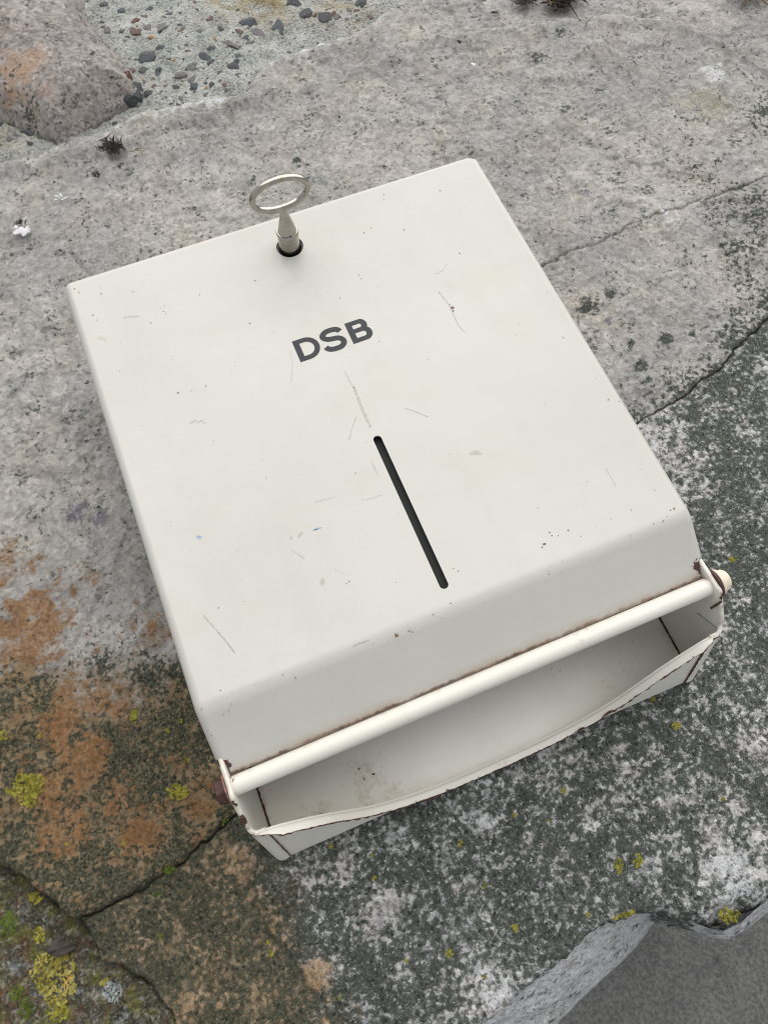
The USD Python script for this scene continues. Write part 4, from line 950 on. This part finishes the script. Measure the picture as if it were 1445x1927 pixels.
for u, v, s in [(851, 578, 3.2), (853, 585, 2.2), (846, 572, 1.6), (1052, 580 - 200, 0.0), (1024, 1024, 2.6), (1020, 1030, 2.0), (1034, 1002, 1.6), (1038, 1008, 1.6), (1069, 998, 2.2), (1188, 960, 1.2), (1012, 956, 1.2), (1232, 922, 1.4), (430, 1338, 1.4), (435, 1325, 1.4), (420, 1345, 1.8), (335, 739, 2.0), (387, 726, 1.8), (360, 735, 1.2), (175, 593, 1.6), (182, 602, 1.4), (284, 607, 1.4), (225, 698, 1.2), (308, 586, 1.2), (1060, 545 + 90, 1.3), (685, 437, 1.6), (722, 375, 1.2), (698, 428, 1.4), (760, 432, 1.6), (675, 517, 1.4), (680, 524, 1.4), (640, 560, 1.4), (470, 608, 1.5), (516, 624, 1.0), (1135, 620, 1.2), (1165, 755, 1.2), (1145, 752, 1.6), (1050, 1008, 1.2), (865, 476, 1.6), (870, 512, 1.2), (722, 366, 1.2), (828, 358, 1.2), (600, 630, 1.0), (713, 642, 1.4), (657, 651, 1.2), (862, 1075, 1.6), (853, 1070, 1.2), (657, 1094, 1.6), (652, 1098, 1.4), (815, 1157, 1.6), (848, 1135, 1.4), (745, 1096, 1.0), (140, 543, 1.6), (149, 550, 1.6), (190, 552, 1.4), (250, 548, 1.4), (310, 575, 1.2), (303, 580, 1.2), (312, 590, 1.0), (376, 555, 1.2), (480, 527, 1.4), (1093, 1010, 1.0), (1230, 985, 1.2), (1262, 960, 1.6), (1255, 972, 1.4), (1248, 980, 1.4), (1120, 990, 1.0), (556, 1275, 1.6), (532, 1270, 1.4), (390, 1375, 1.4), (398, 1385, 1.8), (379, 1335, 1.4), (415, 1300, 1.2)]:
    if s > 0: fl.append(flake(u, v, s, s * mrg.uniform(0.7, 1.6), mrg.uniform(0, 3), n=6))
for _ in range(120):
    p = (mrg.uniform(-0.134, 0.134), mrg.uniform(0.014, 0.278))
    edge = min(0.14 - abs(p[0]), p[1])
    if edge < 0.05 or mrg.random() < 0.35:
        c = np.array([p[0], p[1], Z(0.00005)]); r = mrg.uniform(0.0001, 0.0003)
        a = np.linspace(0, 2 * np.pi, 5, endpoint=False) + mrg.uniform(0, 2)
        V = np.vstack([c + np.stack([np.cos(a) * r * mrg.uniform(0.6, 1.4, 5), np.sin(a) * r * mrg.uniform(0.6, 1.4, 5), 0 * a], 1), c[None]])
        fl.append((V, np.array([(i, (i + 1) % 5, 5) for i in range(5)])))
obj('paint_chips', join(fl), DOT_M, disp, kind='stuff')
obj('rust_spot', join([flake(850, 579, 2.4, 3.4, 0.4, z=0.00009)]), BROWN_M, disp)

# ------------------------------------------------------------------ the key standing in the lock
KEY_G = Graph()
kn = KEY_G.noise(240.0, 4.0, 0.6)
KEY_M = KEY_G.make('worn_nickel', KEY_G.bsdf(base_color=KEY_G.ramp(kn, [(0.3, (0.32, 0.295, 0.255)), (0.7, (0.46, 0.43, 0.385))]), metallic=1.0, roughness=KEY_G.step(kn, 0.35, 0.7, 0.07, 0.20), normal=KEY_G.bump(kn, 0.0002)))
key = thing('key', 'nickel plated key with an oval ring bow, standing in the lock of the dispenser', 'key', (KX, KY, Z(-0.006)))
def lathe_z(prof, n=48):
    m = trimesh.creation.revolve(np.array(prof, float), sections=n)
    return m
m = lathe_z([(0, -0.0055), (0.0064, -0.0055), (0.0066, -0.004), (0.0066, 0.0118), (0.0069, 0.0124), (0.0069, 0.0136), (0.0065, 0.0143), (0, 0.0143)])
m.apply_translation([KX, KY, Z0]); obj('collar', m, KEY_M, key, smooth=25)
# shank: round cone, flattened at front and back towards the bow
sec = []
a = np.linspace(0, 2 * np.pi, 48, endpoint=False)
for z_, rx, ry in [(0.0140, 0.0060, 0.0058), (0.0150, 0.0058, 0.0056), (0.021, 0.0042, 0.0040), (0.027, 0.0027, 0.0026), (0.0315, 0.0021, 0.0019), (0.0335, 0.0028, 0.0015)]:
    rxx = rx * np.sign(np.cos(a)) * np.abs(np.cos(a)) ** 0.9
    ryy = ry * np.sin(a)
    # pressed seam down the front
    ryy = ryy * (1 - 0.10 * np.exp(-((a - 1.5 * np.pi) / 0.10) ** 2))
    sec.append(np.stack([rxx, ryy, np.full_like(a, z_)], 1))
S = np.array(sec); n = 48; k = len(S)
i, j = np.meshgrid(np.arange(k - 1), np.arange(n), indexing='ij')
q = np.stack([i * n + j, i * n + (j + 1) % n, (i + 1) * n + (j + 1) % n, (i + 1) * n + j], -1).reshape(-1, 4)
V = S.reshape(-1, 3) + np.array([KX, KY, Z0])
obj('shank', (V, np.vstack([q[:, [0, 1, 2]], q[:, [0, 2, 3]]])), KEY_M, key, smooth=35)
# bow: oval ring of flattened section
na, nb = 120, 36
ta, tb = np.linspace(0, 2 * np.pi, na, endpoint=False), np.linspace(0, 2 * np.pi, nb, endpoint=False)
AX, AZ, ZR = 0.0170, 0.0108, 0.0435
wr, tr = 0.0017 + 0.0004 * np.exp(-((ta - 1.5 * np.pi) / 0.5) ** 2), 0.0017
nxv, nzv = np.cos(ta) / AX, np.sin(ta) / AZ
ln = np.hypot(nxv, nzv); nxv, nzv = nxv / ln, nzv / ln
cb, sb = np.sign(np.cos(tb)) * np.abs(np.cos(tb)) ** 0.72, np.sign(np.sin(tb)) * np.abs(np.sin(tb)) ** 0.72
V = np.stack([(AX * np.cos(ta))[:, None] + nxv[:, None] * wr[:, None] * cb[None], tr * np.repeat(sb[None], na, 0), ZR + (AZ * np.sin(ta))[:, None] + nzv[:, None] * wr[:, None] * cb[None]], -1).reshape(-1, 3)
i, j = np.meshgrid(np.arange(na), np.arange(nb), indexing='ij')
q = np.stack([i * nb + j, ((i + 1) % na) * nb + j, ((i + 1) % na) * nb + (j + 1) % nb, i * nb + (j + 1) % nb], -1).reshape(-1, 4)
obj('bow', fix((V + np.array([KX - 0.0006, KY, Z0]), np.vstack([q[:, [0, 1, 2]], q[:, [0, 2, 3]]]))), KEY_M, key, smooth=50)

# ------------------------------------------------------------------ what lies and grows on the stones
def ground_z(u, v, top, poly, z=0.0):
    for _ in range(4):
        c = spot(u, v, z)
        d = signed(poly, c[:1], c[1:2])
        z = float(top(c[:1], c[1:2], d)[0])
    return spot(u, v, z)
SURF = {'a': (top_a, POLY_A), 'b': (top_b, POLY_B), 'c': (top_c, POLY_C)}
def surf(u, v, w, z=0.0): return ground_z(u, v, *SURF[w], z)
def surf_z(x, y, w):
    t, p = SURF[w]
    return t(x, y, np.full_like(x, 0.02))

def lichen_mat(name, lo, mid, hi, tip):
    g = Graph()
    n1 = g.noise(420.0, 4.0, 0.6); n2 = g.noise(90.0, 3.0)
    base = g.ramp(g.math('multiply_add', n1, 0.6, g.math('multiply', n2, 0.4)), [(0.34, lo), (0.48, mid), (0.62, hi)])
    base = g.mix(g.step(n2, 0.56, 0.68, 0.0, 0.7), base, tip)
    return g.make(name, g.bsdf(base_color=base, roughness=0.85, specular_ior_level=0.2, normal=g.bump(n1, 0.0012)))
LY_M = lichen_mat('yellow_green_lichen', (0.07, 0.068, 0.010), (0.21, 0.195, 0.025), (0.36, 0.335, 0.07), (0.27, 0.235, 0.03))
LO_M = lichen_mat('golden_lichen', (0.11, 0.095, 0.025), (0.27, 0.23, 0.045), (0.42, 0.385, 0.16), (0.48, 0.25, 0.02))
MOSS_M = lichen_mat('crack_moss', (0.035, 0.055, 0.008), (0.08, 0.115, 0.015), (0.14, 0.18, 0.03), (0.10, 0.12, 0.02))
lrg = np.random.default_rng(12)
def lichen_patch(u, v, ru, rv, w, z=0.0, lobe=0.0016, dens=1.0, center_bare=0.0, ang=0.0):
    c = surf(u, v, w, z)
    k = np.linalg.norm(spot(u + 1, v, c[2]) - c)
    R1, R2 = ru * k, rv * k
    lobe = lobe * 0.62
    n = int(max(14, dens * 3.8 * R1 * R2 / lobe ** 2))
    ms = []
    th = lrg.uniform(0, 2 * np.pi, n)
    rad = np.sqrt(lrg.uniform(center_bare, 1, n))
    out = 0.62 + 0.48 * noise(np.stack([np.cos(th) * 1.9 + c[0] * 900, np.sin(th) * 1.9, 0 * th + c[1] * 700], 1), 8) * 1.3
    ca_, sa_ = math.cos(ang), math.sin(ang)
    ax_ = spot(u + ca_, v + sa_, c[2]) - c; ay_ = spot(u - sa_, v + ca_, c[2]) - c
    ax_ /= np.linalg.norm(ax_); ay_ /= np.linalg.norm(ay_)
    px = c[0] + (ax_[0] * np.cos(th) * R1 + ay_[0] * np.sin(th) * R2) * rad * out
    py = c[1] + (ax_[1] * np.cos(th) * R1 + ay_[1] * np.sin(th) * R2) * rad * out
    pz = surf_z(px, py, w)
    m = 8
    a = np.linspace(0, 2 * np.pi, m, endpoint=False)
    for q in range(n):
        r = lobe * lrg.uniform(0.35, 1.0)
        rr = r * lrg.uniform(0.45, 1.25, m)
        tilt = lrg.normal(0, 0.26, 2)
        ex, ey = np.cos(a + th[q]) * rr, np.sin(a + th[q]) * rr
        ez = tilt[0] * ex + tilt[1] * ey + lrg.uniform(0.0, 0.3, m) * r
        h = lrg.uniform(0.02, 0.30) * lobe
        V = np.vstack([np.stack([px[q] + ex, py[q] + ey, pz[q] + h + ez], 1), [[px[q], py[q], pz[q] + h + r * 0.12]], np.stack([px[q] + ex * 0.7, py[q] + ey * 0.7, np.full(m, pz[q] - 0.0006)], 1)])
        F = [(i_, (i_ + 1) % m, m) for i_ in range(m)] + [(i_, m + 1 + i_, m + 1 + (i_ + 1) % m) for i_ in range(m)] + [(i_, m + 1 + (i_ + 1) % m, (i_ + 1) % m) for i_ in range(m)]
        ms.append((V, np.array(F)))
    return join(ms), c
def lichen(u, v, ru, rv, w, mt, label, group=None, z=0.0, lobe=0.0015, dens=1.0, bare=0.0, name='lichen_patch', cat='lichen', ang=0.0):
    m, c = lichen_patch(u, v, ru, rv, w, z, lobe, dens, bare, ang)
    obj(name, m, mt, None, smooth=False, label=label, category=cat, group=group, origin=c)
lichen(52, 1482, 30, 31, 'a', LY_M, 'round crinkled yellow-green lichen on ochre rock near the left edge', lobe=0.0020, dens=1.3)
lichen(18, 1490, 9, 7, 'a', LY_M, 'small lichen tuft just left of the round crinkled lichen')
lichen(335, 1491, 24, 14, 'a', LY_M, 'flat yellow-green lichen left of the rusty bolt', lobe=0.0018)
lichen(252, 1348, 9, 15, 'a', LY_M, 'upright narrow lichen left of the lower left corner of the cover')
lichen(5, 1385, 10, 12, 'a', LY_M, 'lichen cut by the left edge above the round crinkled lichen')
lichen(102, 1834, 42, 44, 'b', LO_M, 'largest lichen, golden yellow with orange rim, on the dark lower left stone', lobe=0.0021, dens=1.2, z=-0.016)
lichen(67, 1690, 15, 12, 'b', LY_M, 'yellow lichen at the upper edge of the dark lower left stone', z=-0.016)
lichen(75, 1760, 12, 16, 'b', LY_M, 'yellow lichen above the largest golden lichen', z=-0.016, lobe=0.0018)
lichen(110, 1905, 20, 16, 'b', LY_M, 'dull yellow lichen below the largest golden lichen', z=-0.016, lobe=0.0018)
lichen(30, 1870, 14, 14, 'b', MOSS_M, 'olive lichen left of the largest golden lichen', z=-0.016)
lichen(16, 1740, 18, 22, 'b', MOSS_M, 'olive green lichen on the dark stone at the left edge', z=-0.016)
lichen(50, 1900, 14, 18, 'b', MOSS_M, 'olive green lichen in the lower left corner', z=-0.016)
lichen(198, 1850, 9, 9, 'b', LO_M, 'small ochre lichen right of the largest golden lichen', z=-0.016)
lichen(210, 1868, 20, 18, 'b', lichen_mat('grey_blue_lichen', (0.16, 0.18, 0.175), (0.26, 0.29, 0.285), (0.38, 0.41, 0.40), (0.3, 0.33, 0.32)), 'pale blue-grey crust lichen beside the small ochre lichen', z=-0.016)
lichen(1165, 1630, 8, 13, 'c', LY_M, 'left one of two yellow lichens below the right end of the tray', lobe=0.0014)
lichen(1201, 1620, 9, 14, 'c', LY_M, 'right one of two yellow lichens below the right end of the tray', lobe=0.0014)
lichen(1272, 1366, 9, 8, 'c', LY_M, 'yellow lichen spot on speckled granite below the cap nut', lobe=0.0014)
lichen(1378, 1053, 7, 6, 'c', LY_M, 'yellow lichen spot on speckled granite right of the cap nut', lobe=0.0013)
lichen(1366, 1722, 21, 13, 'c', LY_M, 'golden lichen on the nose of rock above the pavement', lobe=0.0017)
lichen(1176, 1722, 28, 5, 'c', LY_M, 'long thin golden lichen along the broken edge of the slab', lobe=0.0014, ang=-0.42)
for u, v, r, where in [
        (866, 1588, 6, 'just below the middle of the tray lip'), (912, 1667, 5, 'below the pale quartz patch under the tray'), (845, 1795, 7, 'halfway between the tray and the bottom edge'),
        (970, 1748, 7, 'nearest above the broken edge of the slab'), (1060, 1488, 5, 'in the dark area right below the rusty dents of the lip'), (704, 1653, 5, 'straight below the left third of the tray'),
        (910, 1840, 4, 'between the quartz streak and the broken side'), (967, 1535, 4, 'immediately right of the glittering quartz patch'), (623, 1594, 5, 'tucked under the bottom edge of the front plate'),
        (765, 1808, 4, 'lowest but one in the middle, above the bottom edge'), (1032, 1545, 4, 'alone in the dark middle of the slab right of the quartz'), (1105, 1722, 4, 'left of the long thin lichen on the edge'),
        (1228, 1318, 5, 'close under the right end of the front plate'), (1360, 1504, 4, 'farthest right, above the white patch'), (640, 1880, 4, 'beside the ochre knob at the bottom'),
        (510, 1795, 6, 'larger one of a pair in the long crack at the bottom'), (505, 1775, 4, 'upper one of a pair in the long crack at the bottom'), (700, 1610, 3, 'smallest, a little right of the tray corner')]:
    lichen(u, v, r, r * 1.1, 'c', LY_M, 'tiny yellow-green lichen spot ' + where, 'tiny lichen spots on the speckled slab', lobe=0.0011)
for u, v, r, where in [(470 - 120, 1470 - 40, 4, 'above the flat lichen near the bolt'), (75, 1385, 5, 'right of the lichen cut by the left edge'), (232, 1587, 5, 'above the mossy part of the crack'),
                       (128, 1588, 4, 'below the round crinkled lichen'), (315, 1376, 4, 'right of the upright narrow lichen'), (340, 1356, 4, 'nearest to the left edge of the cover')]:
    lichen(u, v, r, r, 'a', LY_M, 'tiny yellow-green lichen spot on ochre rock ' + where, 'tiny lichen spots on the ochre rock', lobe=0.0011)
lichen(318, 1637, 16, 7, 'a', MOSS_M, 'bright green moss in the crack halfway to the lower left corner', name='moss_tuft', cat='moss', lobe=0.0014)
lichen(431, 1548, 12, 6, 'a', MOSS_M, 'bright green moss in the crack beside the left tray corner', name='moss_tuft', cat='moss', lobe=0.0014)
lichen(300, 1764, 7, 6, 'c', MOSS_M, 'small green moss tuft on the rock right of the leaf scrap', name='moss_tuft', cat='moss', lobe=0.0013)
lichen(296, 1683, 8, 5, 'c', MOSS_M, 'small green moss tuft at the lower side of the crack', name='moss_tuft', cat='moss', lobe=0.0013)

# dead plant scraps
TW_M = plain('dead_stems', (0.030, 0.022, 0.018), 0.8, var=0.6, scale=700)
ST_M = plain('dry_straw', (0.20, 0.135, 0.075), 0.8, var=0.4, scale=500)
drg = np.random.default_rng(44)
def scraps(u, v, ru, rv, n, length, rad, lift, w='a', crumbs=0):
    c = surf(u, v, w); k = np.linalg.norm(spot(u + 1, v, c[2]) - c)
    ms = []
    for _ in range(n):
        p = spot(u + drg.normal(0, 0.42) * ru, v + drg.normal(0, 0.42) * rv, c[2])
        a = drg.uniform(0, 2 * np.pi); L = length * drg.uniform(0.4, 1.2); s = np.linspace(-0.5, 0.5, 6)
        bend = drg.normal(0, 0.5)
        x = p[0] + L * s * math.cos(a) - bend * L * s ** 2 * math.sin(a); y = p[1] + L * s * math.sin(a) + bend * L * s ** 2 * math.cos(a)
        z = surf_z(x, y, w) + drg.uniform(0, lift) + np.abs(drg.normal(0, 0.35)) * L * np.abs(s) * (lift > 0.002)
        ms.append(tube(np.stack([x, y, z], 1), rad * drg.uniform(0.5, 1.2) * np.array([0.5, 1, 1, 0.9, 0.7, 0.3]), 5))
    for _ in range(crumbs):
        p = spot(u + drg.normal(0, 0.3) * ru, v + drg.normal(0, 0.3) * rv, c[2])
        r = drg.uniform(0.0006, 0.0018)
        V, F = pebble(np.array([p[0], p[1], surf_z(p[:1], p[1:2], w)[0] + r * 0.4 + drg.uniform(0, lift * 0.5)]), r, 0.7, 1.3)
        ms.append((V, F))
    return join(ms), c
def scrap(name, label, cat, mt, *a, **k):
    m, c = scraps(*a, **k)
    obj(name, m, mt, None, smooth=False, label=label, category=cat, origin=c)
scrap('dead_moss', 'black tangle of dead moss on the pale slab above the left corner of the dispenser', 'dead moss', TW_M, 214, 284, 22, 11, 60, 0.011, 0.0006, 0.003, crumbs=45)
scrap('dead_moss', 'small black scrap of dead moss below the larger tangle', 'dead moss', TW_M, 184, 335, 8, 5, 12, 0.006, 0.0005, 0.0015, crumbs=8)
scrap('dead_moss', 'tiny dark scrap beside the white mark near the left edge', 'dead moss', TW_M, 44, 426, 6, 4, 6, 0.005, 0.0005, 0.0012, crumbs=6)
scrap('twig', 'thin brown stalk lying right of the dead moss tangle', 'twig', ST_M, 262, 289, 16, 4, 7, 0.010, 0.00035, 0.0008)
scrap('seaweed', 'black clump of dried seaweed at the top edge, right of centre', 'seaweed', TW_M, 1052, 8, 34, 20, 170, 0.020, 0.0008, 0.008, crumbs=120)
scrap('seaweed', 'thin dry strands of seaweed left of the black clump at the top', 'seaweed', TW_M, 985, 10, 26, 12, 34, 0.018, 0.0005, 0.002, crumbs=14)
scrap('straw', 'pale straw stalks caught on the black seaweed clump', 'straw', ST_M, 1040, 14, 40, 16, 12, 0.030, 0.0005, 0.007)
scrap('seaweed', 'brown dried stalks at the upper right corner', 'seaweed', ST_M, 1420, -2, 46, 4, 22, 0.030, 0.0011, 0.003)
scrap('dark_crumb', 'single dark crumb on the pale slab at the top left of the black clump', 'crumb', TW_M, 929, 31, 5, 4, 3, 0.003, 0.0005, 0.001, crumbs=10)
scrap('dark_crumb', 'dark elongated crumb on the pale slab above the cover', 'crumb', TW_M, 863, 86, 5, 2, 2, 0.003, 0.0005, 0.0008, crumbs=4)

# white flaky mark
WF_M = plain('white_flaky_mark', (0.66, 0.665, 0.68), 0.6, var=0.18, scale=700, bump=0.0006)
def flakes_on(u, v, ru, rv, n, r, w='a'):
    ms = []
    for _ in range(n):
        c = surf(u + drg.normal(0, 0.4) * ru, v + drg.normal(0, 0.4) * rv, w)
        m = 6; a = np.linspace(0, 2 * np.pi, m, endpoint=False) + drg.uniform(0, 1); rr = r * drg.uniform(0.4, 1.2, m) * drg.uniform(0.5, 1)
        x, y = c[0] + rr * np.cos(a), c[1] + rr * np.sin(a)
        ms.append((np.vstack([np.stack([x, y, surf_z(x, y, w) + drg.uniform(0.0001, 0.0005)], 1), [[c[0], c[1], surf_z(c[:1], c[1:2], w)[0] + 0.0007]]]), np.array([(i_, (i_ + 1) % m, m) for i_ in range(m)])))
    return join(ms), surf(u, v, w)
m, c = flakes_on(45, 441, 16, 10, 70, 0.0020)
obj('white_flake', m, WF_M, None, label='white flaky mark on the pale slab near the left edge', category='mark', origin=c)
m, c = flakes_on(115, 378, 10, 7, 16, 0.0013)
obj('white_flake', m, WF_M, None, label='sparse white flakes between the white mark and the dead moss', category='mark', origin=c)
m, c = flakes_on(890, 128, 5, 4, 8, 0.0014)
obj('white_flake', m, WF_M, None, label='single bright white flake on the slab above the cover', category='mark', origin=c)

# torn dark leaf
LEAF_M = plain('dark_dry_leaf', (0.050, 0.038, 0.034), 0.7, var=0.5, scale=260, bump=0.0008)
pts = np.array([(94, 1790), (102, 1772), (112, 1764), (124, 1771), (133, 1769), (140, 1776), (147, 1781), (136, 1789), (128, 1796), (112, 1799), (98, 1797)], float)
c = surf(118, 1784, 'b', -0.016)
P = spot(pts[:, 0], pts[:, 1], c[2]); P[:, 2] = surf_z(P[:, 0], P[:, 1], 'b') + 0.002 + 0.003 * drg.random(len(P))
mid = np.array([[c[0], c[1], P[:, 2].mean() + 0.0022]])
top = np.vstack([P, mid]); n = len(P)
V = np.vstack([top, top - np.array([0, 0, 0.0006])])
F = [(i_, (i_ + 1) % n, n) for i_ in range(n)] + [((i_ + 1) % n + n + 1, i_ + n + 1, 2 * n + 1) for i_ in range(n)] + [(i_, i_ + n + 1, (i_ + 1) % n) for i_ in range(n)] + [((i_ + 1) % n, i_ + n + 1, (i_ + 1) % n + n + 1) for i_ in range(n)]
obj('leaf', fix((V, np.array(F))), LEAF_M, None, label='torn dark brown dry leaf just above the largest golden lichen', category='leaf', origin=c)
